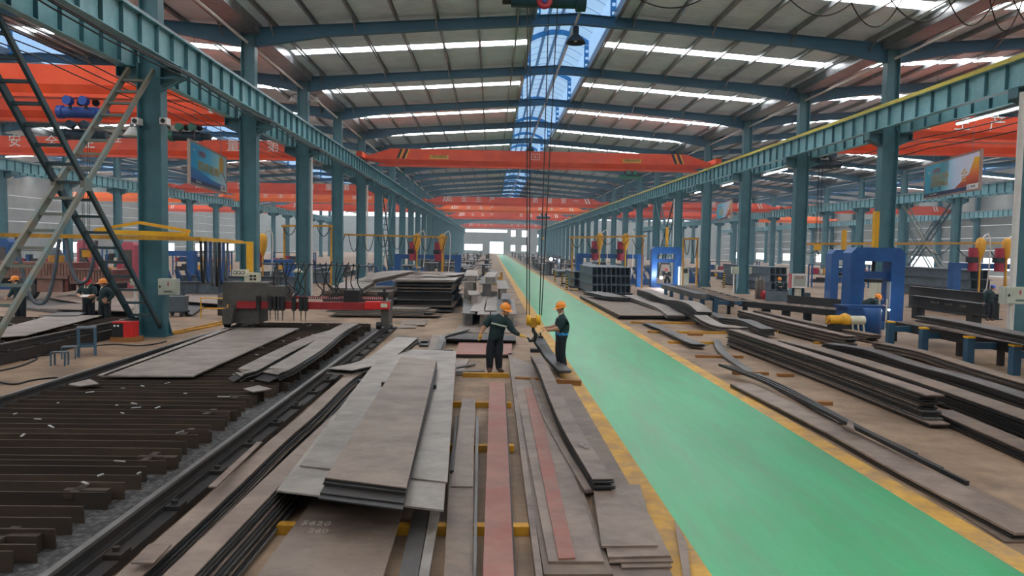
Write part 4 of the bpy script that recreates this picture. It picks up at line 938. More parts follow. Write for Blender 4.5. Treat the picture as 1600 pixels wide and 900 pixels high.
# far rows of beams on both sides of the aisle, down to the gable wall
rf = random.Random(3)
for side, xr_, nm in ((-1, (-8.6, .6), 'cutting table side'), (1, (5.7, 15.5), 'blue press side')):
    k = 0
    for y in ([66, 72] if side < 0 else []) + [79, 87, 96, 106, 117, 130, 145, 162, 182, 205, 232]:
        for q in range(4):
            x = xr_[0]+(xr_[1]-xr_[0])*(q+.3+.25*rf.random())/4; h = rf.uniform(.7, 1.6)
            o = put('steel_joist', hbeam_mesh(rf.uniform(1.1, 1.7), h, rf.uniform(4, 5.2), 'beam_grey' if rf.random() < .25 else 'plate_dark', .06, .25), None, (x, y+rf.uniform(-.3, .3), 0))
            tag(o, 'distant heavy beam on the %s, %s row back, %s across' % (nm, ORD[k//4], ORD[k % 4]), 'beam', 'distant heavy beams'); k += 1
# ------------------------------------------------------------------ cutting tables
mat('slat_rust', '#34291f', '#493829', .75, scale=3, spots='#2c241f', spot_amt=.6, vary=.2)
mat('table_dark', '#211f1e', '#302c2a', .7, scale=3, spots='#4d3a2a', spot_amt=.4)
mat('rail_steel', '#6d6d6b', '#8a8986', .35, .6, scale=2)
mat('slag', '#1d1b1a', '#3f3c39', .7, scale=9, bump=.8, bscale=30, spots='#8b8a87', spot_amt=.5, spot_scale=14)
mat('slag_pale', '#8d8a86', '#b5b2ae', .7, scale=8)
mat('machine_grey', '#4a4743', '#58544f', .55, scale=2, spots='#2f2d2b', spot_amt=.5)
mat('machine_red', '#8c1f22', '#a3282a', .5, scale=2, spots='#4a1516', spot_amt=.5)
mat('machine_red_bright', '#c81e20', '#d82a28', .45)
mat('cream', '#c9c5ac', '#d6d2ba', .5, scale=3)
mat('grey_green', '#a9af9f', '#b5bbaa', .5, scale=2)
mat('press_blue', '#194e8a', '#205a98', .42, scale=1.2, spots='#143f72', spot_amt=.4)
mat('press_blue_dark', '#173f70', '#1d497d', .45, scale=1.2)
mat('post_blue', '#284a60', '#31566d', .5, scale=1.5, spots='#25496a', spot_amt=.4)
mat('motor_yellow', '#d89a1c', '#e3a828', .45, scale=2)
mat('rubber', '#1c1b1a', '#262524', .8)
mat('hose_grey', '#4a5258', '#5a6268', .6)
mat('hose_blue', '#2c4a78', '#355688', .6)
def table(x0, x1, y0, y1, label, rh=.3, zs=.24, gap=1.0):
    t = thing('cutting_table', label, 'cutting table', (x0, y0, 0), group='flame cutting tables'); W = x1-x0; L = y1-y0
    tag(MB().box(0, W, 0, L, 0.0, .03).build('slag_bed', 'slag', t), 'bed of slag and scrap')
    cm = MB().box(-.09, .09, -.1, .1, 0, .05).cyl((0, 0, .05), (0, 0, .09), .035, 6).mesh('rail_clamp', 'table_dark')
    for x in (-.175, W+.175):
        s = 1 if x > 0 else -1
        MB().box(x-.09, x+.09, 0, L, 0, rh-.14).build('rail_bed', 'table_dark', t)
        MB().box(x-.06, x+.06, 0, L, rh-.14, rh-.125).box(x-.012, x+.012, 0, L, rh-.125, rh-.03).build('rail_foot', 'table_dark', t)
        MB().box(x-.035, x+.035, 0, L, rh-.035, rh).build('rail_head', 'rail_steel', t)
        MB().box(min(x+s*.09, x+s*.24), max(x+s*.09, x+s*.24), 0, L, .02, rh-.2).build('rail_ledge', 'table_dark', t)
        yy = .6
        while yy < L: put('rail_clamp', cm, t, (x+s*.16, yy, rh-.2)); yy += 1.25
    r = random.Random(5); y = .25
    mm = MB().box(0, 1, -.012, .012, -.2, 0).mesh('slat', 'slat_rust')
    while y < L-.1:
        o = put('slat', mm, t, (.05-r.uniform(0, .03), y, zs-r.uniform(0, .035))); o.scale = (W-.1-gap*r.uniform(.8, 1.2), 1, 1); o.rotation_euler = (r.uniform(-.08, .08), 0, r.uniform(-.012, .012))
        y += .30+r.uniform(-.07, .08)
    bits = MB()
    for k in range(90):
        cx, cy_ = r.uniform(.2, W-gap), r.uniform(.3, L-.3); a_ = r.uniform(0, 3.1); ln = r.uniform(.05, .22)
        bits.bar((cx, cy_, zs+.005), (cx+ln*math.cos(a_), cy_+ln*.5*math.sin(a_), zs+r.uniform(.0, .03)), r.uniform(.015, .04), .012)
    tag(bits.build('slag_bits', 'slag_pale', t), 'pale slag splinters lying on the slats', kind='stuff')
    hm = MB().box(0, .5, 0, .1, 0, .17).box(.1, .2, -.15, .25, .12, .17).mesh('slat_holder', 'slat_rust')
    for k in range(int(L/1.3)): put('slat_holder', hm, t, (W-gap-.5+r.uniform(-.15, .15), .7+k*1.3, .03))
    return t
TX0, TX1 = -8.32, -3.79
table(TX0, TX1, 3.6, 26.2, 'long slatted flame cutting table in front of the red cutting machine', gap=.4)
table(-19.5, -12.1, 11.0, 25.0, 'second slatted cutting table behind the big cross brace', rh=.48, zs=.42, gap=.5)
# plates on the cutting table
ZT = .3
plate4([(158, 587), (302, 587), (468, 512.5), (366, 511.5)], ZT, .03, 'plate_grey', 'wide grey plate lying on the cutting table', 'plates on the cutting table')
plate4([(152, 586), (165, 587), (370, 512), (352, 512)], ZT, .02, 'plate_grey', 'narrow grey plate along the edge of the wide one on the table', 'plates on the cutting table')
stack(P([(372, 585, .36), (395, 573, .46), (440, 550, .42), (490, 527, .38), (541, 512, .36)], .5), .46, .016, .035, 3, 'plate_grey', 'curved strip on the cutting table next to the wide plate', 'curved strips on the cutting table', .05, mats=['plate_grey', 'plate_dark', 'plate_mid'], endj=.2)
stack(P([(422, 583, .4), (445, 571, .48), (490, 544, .48), (525, 518, .48), (548, 505.5, .5)], .5), .48, .016, .035, 4, 'plate_grey', 'curved strip on the cutting table nearest the rail', 'curved strips on the cutting table', .06, mats=['plate_grey', 'plate_dark', 'plate_mid', 'plate_mid'], endj=.3)
plate4([(380, 607), (396, 612), (424, 607), (404, 602)], ZT, .02, 'plate_grey', 'small diamond offcut on the cutting table slats', 'plates on the cutting table')
plate4([(107, 600), (125, 603), (155, 599), (140, 592)], ZT, .02, 'plate_grey', 'small pale offcut near the edge of the table', 'plates on the cutting table')
plate4([(0, 540), (0, 515), (150, 492), (195, 495)], .46, .02, 'plate_grey', 'pale plate on the second cutting table', 'plates on the second table') if False else None
plate4([(-60, 530), (40, 524), (160, 492.5), (82, 491.5)], .47, .02, 'plate_grey', 'pale wide plate on the second cutting table', 'plates on the second table')
plate4([(60, 493), (90, 488), (140, 487), (120, 493)], .5, .02, 'plate_mid', 'dull plate at the far end of the second table', 'plates on the second table')

# ------------------------------------------------------------------ gantry cutting machine
cy = G(603, 512, .3).y
t = thing('gantry_cutting_machine', 'gantry flame cutting machine with red beam and many hanging torches', 'cutting machine', (0, cy, 0))
L0 = AT(357, 470, cy).x; LB_ = AT(415, 470, cy).x; R0 = AT(598, 470, cy).x; R1 = AT(610, 470, cy).x
def Z(py, px=480): return AT(px, py, cy).z
rz_ = .42
MB().box(L0, LB_+.2, -.5, .5, Z(474, 380), Z(440, 380)).box(LB_+.2, LB_+.75, -.45, .45, Z(474, 420), Z(446, 420)).build('control_cabinet', 'machine_grey', t)
MB().prism([(L0+.05, rz_), (L0+.32, rz_), (L0+.42, Z(480, 370)), (L0+.05, Z(480, 370))], -.7, .9).build('end_carriage', 'machine_grey', t)
MB().box(L0+.35, LB_-.1, -.4, .6, rz_, Z(476, 390)).build('drive_housing', 'machine_grey', t)
for yy in (-.45, .6):
    MB().cyl((TX0-.26, yy, .42), (TX0-.09, yy, .42), .12, 16).build('wheel', 'black_paint', t)
    MB().cyl((TX1+.09, yy, .42), (TX1+.26, yy, .42), .12, 16).build('wheel', 'black_paint', t)
tag(MB().box(L0+.45, R0-.2, -.53, -.2, Z(481), Z(470)).build('lower_beam', 'machine_red', t), 'red beam')
MB().box(R0-.5, R1+.02, -.55, -.2, Z(481, 600), Z(470, 600)).build('beam_end', 'machine_red_bright', t)
MB().box(LB_+.3, R0, .3, .46, Z(468), Z(464)).build('upper_rail', 'machine_red', t)
rk = MB()
for k in range(40): rk.box(LB_+1.2+k*.07, LB_+1.2+k*.07+.03, .27, .3, Z(467), Z(465))
tag(rk.build('gear_rack', 'white_paint', t), kind='stuff')
MB().box(R0, R1, -.4, .5, rz_, Z(470, 604)).build('end_leg', 'machine_grey', t)
MB().box(R0+.02, R1-.02, -.57, -.55, Z(478, 604), Z(472, 604)).build('maker_plate', 'cream', t)
MB().cyl((R0+.05, 0, Z(470, 603)), (R0+.05, 0, Z(452, 603)), .05, 10).box(R0-.15, R0+.2, -.1, .1, Z(462, 603), Z(456, 603)).build('idler_motor', 'black_paint', t)
MB().box(LB_+2.6, LB_+3.1, -.25, .4, Z(470), Z(452)).build('carriage_box', 'black_paint', t)
# control panels on the cabinet
MB().box(AT(369, 430, cy).x, AT(391, 430, cy).x, -.4, -.1, Z(431, 380), Z(421, 380)).build('gauge_box', 'cream', t)
for px in (374, 380, 386):
    x = AT(px, 425, cy).x; MB().lathe([(.0, -.02), (.055, -.02), (.055, 0)], 12, (x, -.4, Z(425, 380)), 'y').build('gauge', 'machine_grey', t)
    MB().lathe([(.0, -.025), (.035, -.025)], 12, (x, -.4, Z(425, 380)), 'y').build('gauge_face', 'white_paint', t)
MB().box(AT(387, 433, cy).x, AT(408, 433, cy).x, -.35, 0, Z(440, 395), Z(426, 395)).build('control_panel', 'cream', t)
for k in range(4): MB().box(AT(396, 433, cy).x+(k % 2)*.12, AT(396, 433, cy).x+.08+(k % 2)*.12, -.37, -.35, Z(437-(k//2)*5, 395), Z(434-(k//2)*5, 395)).build('control_switch', 'black_paint', t)
# hose rail above with posts and hanging hoses
MB().tube([(LB_-.2, .1, Z(413)), (AT(575, 414, cy).x, .1, Z(414))], .025, 8).build('hose_rail', 'hose_grey', t)
for px in (432, 476, 540): MB().tube([(AT(px, 440, cy).x, .1, Z(470)), (AT(px, 413, cy).x, .1, Z(413))], .03, 8).build('hose_post', 'machine_grey', t)
r = random.Random(11)
for k in range(16):
    x0 = AT(430+k*8.6, 440, cy).x; x1 = x0+r.uniform(-.5, .5); dz = r.uniform(.05, .35)
    pts = smooth([(x0, .05, Z(414)), (x0+.06, -.05, Z(414)+.12-dz*.3), (x0+(x1-x0)*.5, -.1, Z(440)), (x1+.15, -.1, Z(455)), (x1, -.2, Z(464))], 12)
    MB().tube(pts, .02, 6).build('gas_hose', 'cable_black', t)
for k, px in enumerate((413, 431, 439, 443, 450, 467, 478, 485)):
    x = AT(px, 470, cy).x
    tc_ = MB().box(-.06, .06, -.66, -.54, Z(483)-.0, Z(462)).build('torch_carriage', 'black_paint', t, (x, 0, 0))
    MB().tube([(0, -.62, Z(460)), (0, -.62, Z(489)), (0, -.62, Z(499))], [.02, .02, .008], 8).build('torch', 'machine_grey', tc_)
    MB().lathe([(.02, 0), (.04, .02), (.04, .08), (.02, .1)], 10, (0, -.62, Z(484))).build('torch_clamp', 'machine_grey', tc_)
# shade lamp over the machine
p = AT(465, 424, cy+.5)
lp = thing('shade_lamp', 'cream shade lamp above the hanging torches of the cutting machine', 'lamp', (p.x, p.y, p.z))
MB().lathe([(.04, .1), (.1, .06), (.2, -.03), (.19, -.035), (.09, .05)], 16).build('shade', 'cream', lp); MB().tube([(0, 0, .1), (0, 0, Z(413)-p.z)], .012, 6).build('stem', 'galv', lp)

# yellow hose trolley rail (jib) along the left with bracket arms on the columns
yr = ROW(0)-1.2
a, b = AT(-30, 366.5, yr), AT(312, 373.5, yr)
jr = thing('hose_rail', 'long yellow hose rail running across in front of the nearest column', 'rail', (0, 0, 0))
c_ = AT(378, 378.5, yr+5.2)
MB().bar(a, b, .1, .12).build('rail_beam', 'yellow_dunnage', jr); MB().bar(b, c_, .1, .12).build('rail_beam', 'yellow', jr)
q = AT(262, 353, yr+.6)
MB().bar((XL-1.2, yr, 3.3), (XL+1.6, yr, 3.24), .1, .14).build('bracket_arm', 'yellow', jr)
MB().bar((XL-1.2, yr+.1, 3.35), (XL-.1, yr+.5, 3.6), .07, .09).bar((XL-.1, yr+.5, 3.6), (XL+1.6, yr+.1, 3.35), .07, .09).build('bracket_tie', 'yellow', jr)
def loops(name, label, p0, p1, n, drop, mats, r0=.03, seed=1):
    t = thing(name, label, 'hose', (p0.x, p0.y, p0.z)); rr = random.Random(seed)
    for k in range(n):
        u0 = k/n; u1 = (k+.9)/n; A_ = (p1-p0)*u0; B_ = (p1-p0)*u1; d = drop*rr.uniform(.75, 1.05)
        pts = [A_.lerp(B_, j/12)+Vector((0, rr.uniform(-.01, .01), -d*(1-abs(2*j/12-1)**2.6))) for j in range(13)]
        MB().tube(pts, r0, 7).build('hose_loop', mats[k % len(mats)], t)
        MB().cbox(A_+Vector((0, 0, .02)), (.06, .08, .1)).build('hose_trolley', 'black_paint', t)
    return t
p0 = b.lerp(c_, .02)-Vector((0, 0, .06)); p1 = b.lerp(c_, .62)-Vector((0, 0, .06))
loops('hose_bundle', 'bundle of dark hoses hanging in loops beside the nearest column', p0, p1, 6, 1.55, ['cable_black', 'hose_blue', 'hose_grey'], .04, 4)
p0, p1 = AT(26, 372, yr), AT(100, 374, yr); loops('hose_bundle', 'single big hose loop hanging before the truck wheel', p0, p1, 1, 1.9, ['hose_grey'], .055, 2)
p0, p1 = AT(103, 374, yr), AT(156, 376, yr); loops('hose_bundle', 'hose loop hanging between the truck bed and the brace', p0, p1, 1, 1.25, ['hose_grey'], .055, 2)
tag(MB().box(0, .25, -.1, .1, 0, AT(387, 381, ROW(1)-.7).z).box(-.45, .25, -.1, .1, AT(387, 381, ROW(1)-.7).z, AT(387, 381, ROW(1)-.7).z+.1).build('yellow_post', 'yellow', None, (AT(386, 400, ROW(1)-.7).x, ROW(1)-.7, 0)), 'flat yellow post standing before the second column', 'post')

# ------------------------------------------------------------------ electric boxes, fire box
mat('bolt_red', '#a02a2a', None, .5)
def ebox(px0, px1, py0, py1, Y, label, post=False, red=False, mark=True, dep=.3):
    a, b = AT(px0, py1, Y), AT(px1, py0, Y); w = b.x-a.x; h = b.z-a.z
    t = thing('electric_box', label, 'electric box', (a.x, Y, a.z), group='electric boxes')
    MB().box(0, w, 0, dep, 0, h).build('box_body', 'grey_green' if not red else 'cream', t)
    MB().box(.02, w-.02, -.02, 0, .02, h-.02).build('box_door', 'grey_green' if not red else 'cream', t)
    MB().box(w*.1, w*.15, -.045, -.02, h*.45, h*.6).build('door_handle', 'black_paint', t)
    if mark:
        MB().mesh_add([(w*.55, -.024, h*.85), (w*.5, -.024, h*.62), (w*.56, -.024, h*.64), (w*.53, -.024, h*.45), (w*.62, -.024, h*.7), (w*.56, -.024, h*.69), (w*.6, -.024, h*.85)], [(0,1,2,3,4,5,6)]).build('warning_bolt', 'bolt_red', t)
        text_mesh('有电危险', h*.13, 'teal_dark', t, (w*.55, -.024, h*.22), (math.pi/2, 0, 0))
    if post: MB().tube([(w*.35, dep/2, 0), (w*.35, dep/2, -a.z)], .05, 8).build('post', 'white_pipe', t)
    return t
ebox(247, 276, 436, 461, ROW(0)-.55, 'pale electric box on the nearest column', dep=.25)
ebox(203, 217, 436, 446, ROW(0)+3, 'small cream box seen through the cross brace', True, mark=False)
ebox(1144, 1155, 417, 428, ROW(3)-.7, 'grey electric box on a white post before a column', True, mark=False)
ebox(1169, 1175, 417, 428, ROW(3)+.2, 'narrow grey box at the back side of the same column', mark=False, dep=.4)
ebox(1570, 1612, 449, 475, ROW(0)-.95, 'pale electric cabinet on a white post at the picture edge', True)
# fire extinguisher box
Y = ROW(2)-.7; a, b = AT(1237, 450, Y), AT(1262, 428, Y); w, h = b.x-a.x, b.z-a.z
t = thing('fire_box', 'white framed fire equipment box with red side on a column', 'fire box', (a.x, Y, 0)); z0 = a.z
MB().box(-.04, w, .04, .38, z0, z0+h).build('box_body', 'red_paint', t)
MB().box(0, w, 0, .04, z0, z0+.1).box(0, w, 0, .04, z0+h-.1, z0+h).box(0, .09, 0, .04, z0+.1, z0+h-.1).box(w-.09, w, 0, .04, z0+.1, z0+h-.1).build('door_frame', 'white_paint', t)
MB().box(.09, w-.09, .02, .04, z0+.1, z0+h-.1).build('door_glass', 'grey_green', t)
text_mesh('消火栓', h*.2, 'bolt_red', t, (w/2, .015, z0+h*.72), (math.pi/2, 0, 0))
MB().box(w*.33, w*.67, .08, .3, 0, z0).build('pedestal', 'cream', t)
# rain pipe at the last near column and thin pipes on columns
for k, (x, n, lab) in enumerate(((XR-.95, 0, 'pale rain pipe beside the nearest column at the picture edge'), (XL+.55, 2, 'white pipe running up the third column'), (XL+.55, 4, 'white pipe running up the fifth column'), (XR-.5, 5, 'white pipe beside a far column near the blue press'))):
    zt = 7.9
    if k == 0: q = AT(1590, 300, ROW(0)-.3); x = q.x; zt = 8.3
    tag(MB().tube([(x, ROW(n)-.3, 0), (x, ROW(n)-.3, zt)], .1 if k == 0 else .06, 12).build('rain_pipe', 'white_pipe'), lab, 'pipe', 'white pipes')
# security cameras / floodlights on the nearest column
for k, (px, lab) in enumerate(((214, 'white camera on the outer side of the nearest column'), (258, 'white camera on the inner side of the nearest column'))):
    p = AT(px, 190, ROW(0)-.3); t = thing('security_camera', lab, 'camera', p)
    MB().cbox((0, 0, 0), (.22, .3, .2)).build('housing', 'white_paint', t); MB().cyl((0, -.18, 0), (0, -.14, 0), .07, 12).build('lens', 'black_paint', t); MB().bar((0, .1, -.05), (0, .32, -.15), .05, .05).build('bracket', 'black_paint', t)
for k, (px, py, n, lab) in enumerate(((457, 157, 2, 'floodlight on the outer side of the third column'), (494, 157, 2, 'floodlight on the inner side of the third column'), (206, 208, 0, 'bell lamp behind the nearest column'))):
    p = AT(px, py, ROW(n)+.6); t = thing('floodlight', lab, 'lamp', p)
    MB().lathe([(.05, .2), (.1, .15), (.27, -.1), (.26, -.11), (.08, .13)], 16).build('shade', 'white_paint', t); MB().cyl((0, 0, .18), (0, 0, .34), .06, 10).build('lamp_holder', 'galv', t)
    MB().bar((0, 0, .34), ((1 if px in (457, 206) else -1)*.5, -.3, .3), .05, .05).build('lamp_arm', 'galv', t)

# ------------------------------------------------------------------ blue welding presses (portal frames)
mat('arc_light', '#ffffff', emit='#cfe4ff', strength=60)
mat('glare_pale', '#dfe8f5', None, .15, .6)  # glossy bluish white, the colour of welding glare on steel
def portal(x0, x1, Y, H, label, m='press_blue', leg=.55, dep=.7, post=None, full=True):
    t = thing('welding_press', label, 'press', ((x0+x1)/2, Y, 0), group='blue portal presses'); w = x1-x0
    for s in (-1, 1):
        a, b = sorted((s*w/2, s*(w/2-leg))); MB().box(a, b, -dep/2, dep/2, 0, H-.55).build('leg', m, t)
    c = .22
    MB().prism([(-w/2, H-.55), (-w/2, H-c), (-w/2+c, H), (w/2-c, H), (w/2, H-c), (w/2, H-.55), (w/2-leg-.001, H-.55), (-w/2+leg+.001, H-.55)], -dep/2, dep/2).build('crosshead', m, t)
    MB().box(-w/2+leg, w/2-leg, -.2, .2, H-1.25, H-.95).build('press_beam', 'press_blue_dark', t)
    MB().cyl((0, 0, H-.95), (0, 0, H-.55), .07, 12).build('press_screw', 'black_paint', t)
    MB().box(-.28, .28, -.22, .22, H-1.4, H-1.27).build('press_head', 'black_paint', t)
    if full: tag(MB().box(w/2-leg-.03, w/2-leg, -dep/2, -.1, .9, H-1.35).build('glare_strip', 'glare_pale', t), 'pale strip standing for welding glare')  # added strip: welding glare on the leg's inner face, put in as pale colour
    MB().box(-w/2+.1, w/2-.1, -dep/2-.1, dep/2+.1, 0, .3).build('base', 'press_blue_dark', t)
    if post: MB().box(post[0]-.09, post[0]+.09, -.1, .1, H, post[1]).build('yellow_mast', 'yellow', t)
    return t
Yp = 28.0
x0, x1 = AT(1335, 450, Yp).x, AT(1421, 450, Yp).x; Hp = AT(1378, 387, Yp).z
portal(x0, x1, Yp+.7, Hp, 'big blue portal welding press beside the roller table', post=(AT(1383, 360, Yp).x-(x0+x1)/2, AT(1383, 329, Yp).z))
Y2 = 38.5; portal(AT(1293, 450, Y2).x, AT(1345, 450, Y2).x, Y2, AT(1300, 390, Y2).z, 'smaller blue portal press partly behind the big one', post=(AT(1319, 370, Y2).x-(AT(1293, 450, Y2).x+AT(1345, 450, Y2).x)/2, AT(1319, 359, Y2).z), leg=.4, full=False)
Y3 = 58; portal(AT(1016, 440, Y3).x, AT(1062, 440, Y3).x, Y3, AT(1040, 386, Y3).z, 'distant blue portal press with bright welding light', post=(.05, AT(1038, 355, Y3).z), leg=.45, full=False)
# base tank, motor, cabinet by the big press
Y = 26.3; a, b = AT(1343, 523, Y), AT(1387, 487, Y)
t = thing('welding_turntable', 'round blue base tank in front of the big press', 'machine base', ((a.x+b.x)/2, Y+.5, 0))
MB().lathe([(0, 0), (.5, 0), (.5, .95), (.46, 1.0), (0, 1.0)], 24).build('tank', 'press_blue', t)
MB().box(-.95, -.4, -.45, .5, .5, 1.02).build('gear_housing', 'press_blue_dark', t)
MB().box(-1.1, .6, -.3, .4, 1.0, 1.08).build('bench_plate', 'press_blue_dark', t)
MB().tube([(.42, -.55, 0), (.44, -.55, 1.35)], .03, 8).build('hose_stand', 'cream', t)
p = AT(1318, 500, Y-.6)
t = thing('drive_motor', 'yellow electric motor in front of the big press', 'motor', (p.x, p.y, 0))
zc = p.z
MB().cyl((-.55, 0, zc), (-.1, 0, zc), .17, 16).build('motor_body', 'motor_yellow', t); MB().cyl((-.62, 0, zc), (-.55, 0, zc), .13, 16).build('fan_cover', 'yellow_dunnage', t)
MB().lathe([(.0, -.1), (.2, -.1), (.26, .05), (.2, .2), (0, .22)], 16, (0, 0, zc), 'x').build('gear_case', 'motor_yellow', t)
MB().cyl((.2, 0, zc), (.75, 0, zc), .16, 14).build('coupling_guard', 'cream', t)
for x in (.3, .5, .7): MB().bar((x, -.05, zc-.12), (x+.06, -.1, 0), .05, .05).build('support_leg', 'cream', t)
MB().box(-.5, .2, -.2, .2, 0, zc-.15).build('pedestal', 'black_paint', t)
Y = 31.0; a, b = AT(1369, 481, Y), AT(1396, 432, Y)
t = thing('control_cabinet', 'tall cream control cabinet seen through the big press', 'cabinet', (a.x, Y, 0))
MB().box(0, b.x-a.x, 0, .6, 0, b.z).build('cabinet_body', 'cream', t); MB().box(.06, b.x-a.x-.06, -.02, 0, .9, b.z-.1).build('cabinet_door', 'cream', t); MB().box(.2, .24, -.05, -.02, 1.3, 1.5).build('handle', 'black_paint', t)
Y = 56.5; a, b = AT(1062, 440, Y), AT(1077, 417, Y)
t = thing('control_cabinet', 'grey control cabinet beside the distant blue press', 'cabinet', (a.x, Y, 0))
MB().box(0, b.x-a.x, 0, .6, 0, b.z).build('cabinet_body', 'grey_green', t); MB().box(.25, .6, -.02, 0, b.z-.5, b.z-.15).build('screen', 'black_paint', t)
# welding arcs: small glowing beads with their light
for k, (px, py, Yw, e, lab) in enumerate(((1033, 434, 56.6, 260, 'bright welding arc at the distant blue press'), (1389, 484, 27.6, 10, 'welding glow on the bench of the big press'), (861, 405, 100, 120, 'tiny far welding arc beside the aisle'))):
    p = AT(px, py, Yw); t = thing('welding_arc', lab, 'welding arc', p, group='welding arcs')
    MB().sphere((0, 0, 0), (.1, .04, .2)[k], 10, 6).build('arc_core', 'arc_light', t)
    MB().tube([(.02, .03, -.02), (.1, .12, -.5*p.z), (.12, .15, -p.z)], .015, 6).build('electrode_stand', 'machine_grey', t)
    l = bpy.data.lights.new('arc_lamp', 'POINT'); l.energy = e; l.color = (.75, .85, 1); l.shadow_soft_size = .1
    lo = bpy.data.objects.new('arc_lamp', l); COL.objects.link(lo); lo.parent = t; lo.location = (0, -.25, .1)

# ------------------------------------------------------------------ roller tables with blue posts
def roller_table(posts, arm, rail_dx, rail_z, label, h_cap=True, rail_m='plate_dark', ext=1.5):
    t = thing('roller_table', label, 'roller table', (posts[0].x, posts[0].y, 0), group='roller tables'); o = Vector((posts[0].x, posts[0].y, 0))
    for p, hz in zip(posts, arm):
        q = p-o; ps = MB().box(q.x-.1, q.x+.1, q.y-.1, q.y+.1, 0, hz).build('post', 'post_blue', t)
        if h_cap: MB().box(q.x-.11, q.x+.11, q.y-.11, q.y+.11, hz, hz+.05).build('post_cap', 'yellow', ps)
        MB().box(q.x+.1, q.x+rail_dx, q.y-.06, q.y+.06, hz-.3, hz-.12).build('cross_arm', 'post_blue', t)
    a, b = posts[0]-o, posts[-1]-o; d = (b-a).normalized()*ext
    for s in (.75, rail_dx):
        MB().bar(Vector((a.x+s, a.y, rail_z))-d, Vector((b.x+s, b.y, rail_z))+d, .14, .28).build('side_beam', rail_m, t)
    n = 10
    for k in range(n):
        u = (k+.5)/n; c = (a-d).lerp(b+d, u)
        MB().cyl((c.x+.82, c.y, rail_z+.06), (c.x+rail_dx-.07, c.y, rail_z+.06), .09, 12).build('roller', 'plate_brown', t)
        if k % 2 == 0: MB().box(c.x+.7, c.x+.82, c.y-.08, c.y+.08, 0, rail_z-.14).build('leg', 'plate_dark', t)
    return t
pp = [G(x, y) for x, y in ((1390, 539), (1442, 549.5), (1512.5, 569.5), (1584, 586))]
zz = [AT(x, y, q.y).z for (x, y), q in zip(((1390, 504), (1442, 514), (1512, 528), (1584, 541)), pp)]
roller_table(pp, zz, 2.3, .55, 'near roller table with yellow-capped blue posts and a plate load')
pl0 = S([(1436, 497), (1500, 509), (1560, 522), (1660, 543)], .98, 3)
stack(P([(1445, 493.5, 1.02), (1500, 502, 1.08), (1560, 514, 1.08), (1660, 534, 1.05)], 1), .55, .02, .035, 6, 'plate_dark', 'plate on the near roller table', 'plates on the near roller table', .04, mats=['plate_mid', 'plate_mid', 'plate_dark'])
pp = [G(x, y) for x, y in ((1117, 492), (1097, 481), (1079, 472), (1065, 468), (1049, 464), (1040, 461))]
zz = [AT(x, y, q.y).z for (x, y), q in zip(((1117, 466), (1097, 460), (1079, 455), (1065, 452), (1049, 449), (1040, 447)), pp)]
roller_table(pp, zz, 1.8, .55, 'distant roller table with a row of plain blue posts', h_cap=False, ext=.3)
stack(P([(1040, 444, 1.0), (1070, 452, 1.0), (1096, 459, 1.0)], 1), .5, .25, .3, 1, 'plate_mid', 'grey box beam on the distant roller table', 'loads on roller tables')
# dark roller track running from there to the big press
a, b = G(1155, 492), G(1322, 512)
t = thing('roller_track', 'long dark roller track leading towards the big press', 'roller table', (a.x, a.y, 0)); d = b-a
for off in (0, 1.1):
    MB().bar((off, 0, .55), (d.x+off, d.y, .55), .16, .26).build('side_beam', 'plate_dark', t)
    for k in range(5): q = d*(k+.3)/5; MB().box(q.x+off-.09, q.x+off+.09, q.y-.09, q.y+.09, 0, .42).build('leg', 'black_paint', t)
for k in range(9): q = d*(k+.5)/9; MB().cyl((q.x+.08, q.y, .6), (q.x+1.02, q.y, .6), .1, 12).build('roller', 'plate_brown', t)
# upright dark web plates on the floor by the columns
gu = 'upright web plates by the fire box'
for k, (x0, y0, x1, y1, h, lab) in enumerate(((1196, 470, 1266, 474, .62, 'upright grey web plate with heat marks before the fire box column'), (1230, 483, 1336, 494, .75, 'upright dark web plate between the fire box and the big press'))):
    a, b = G(x0, y0), G(x1, y1)
    tag(MB().bar((0, 0, h/2), (b.x-a.x, b.y-a.y, h/2), .05, h).bar((0, 0, .03), (b.x-a.x, b.y-a.y, .03), .4, .03).build('web_plate', 'beam_grey' if k == 0 else 'plate_dark', None, (a.x, a.y, 0)), lab, 'steel beam', gu)
for k, (x0, y0, x1, y1, z0, h, lab) in enumerate(((1420, 462, 1560, 482, .0, 1.2, 'long dark built-up beam behind the near roller table'), (1425, 478, 1533, 497, .55, .5, 'dark beam with small white stencil marks behind the roller table'))):
    a, b = G(x0, y0+18), G(x1, y1+18)
    o = tag(MB().bar((0, 0, z0+h/2), (b.x-a.x, b.y-a.y, z0+h/2), .04, h).bar((0, 0, z0+h), (b.x-a.x, b.y-a.y, z0+h), .4, .04).bar((0, 0, z0+.02), (b.x-a.x, b.y-a.y, z0+.02), .4, .04).build('built_up_girder', 'plate_dark', None, (a.x, a.y, 0)), lab, 'steel beam', 'built-up beams behind the roller table')
    if k == 1:
        for q, (u, s_) in enumerate(((.35, 'XM-12 38'), (.55, 'GL-6 20'), (.75, '2-6000'))):
            p = (b-a)*u; text_mesh(s_, .16, 'chalk', o, (p.x-.03, p.y-.05, z0+h*.62), (math.pi/2, 0, math.atan2(b.y-a.y, b.x-a.x)), 'stencil_marks')
        for q in (0.1, .9): pz = (b-a)*q; tag(MB().box(-.2, .2, -.2, .2, 0, z0).build('trestle_block', 'plate_dark', None, (a.x+pz.x, a.y+pz.y, 0)), 'dark trestle block under the stencilled beam, %s' % ('far end' if q > .5 else 'near the press'), 'block')

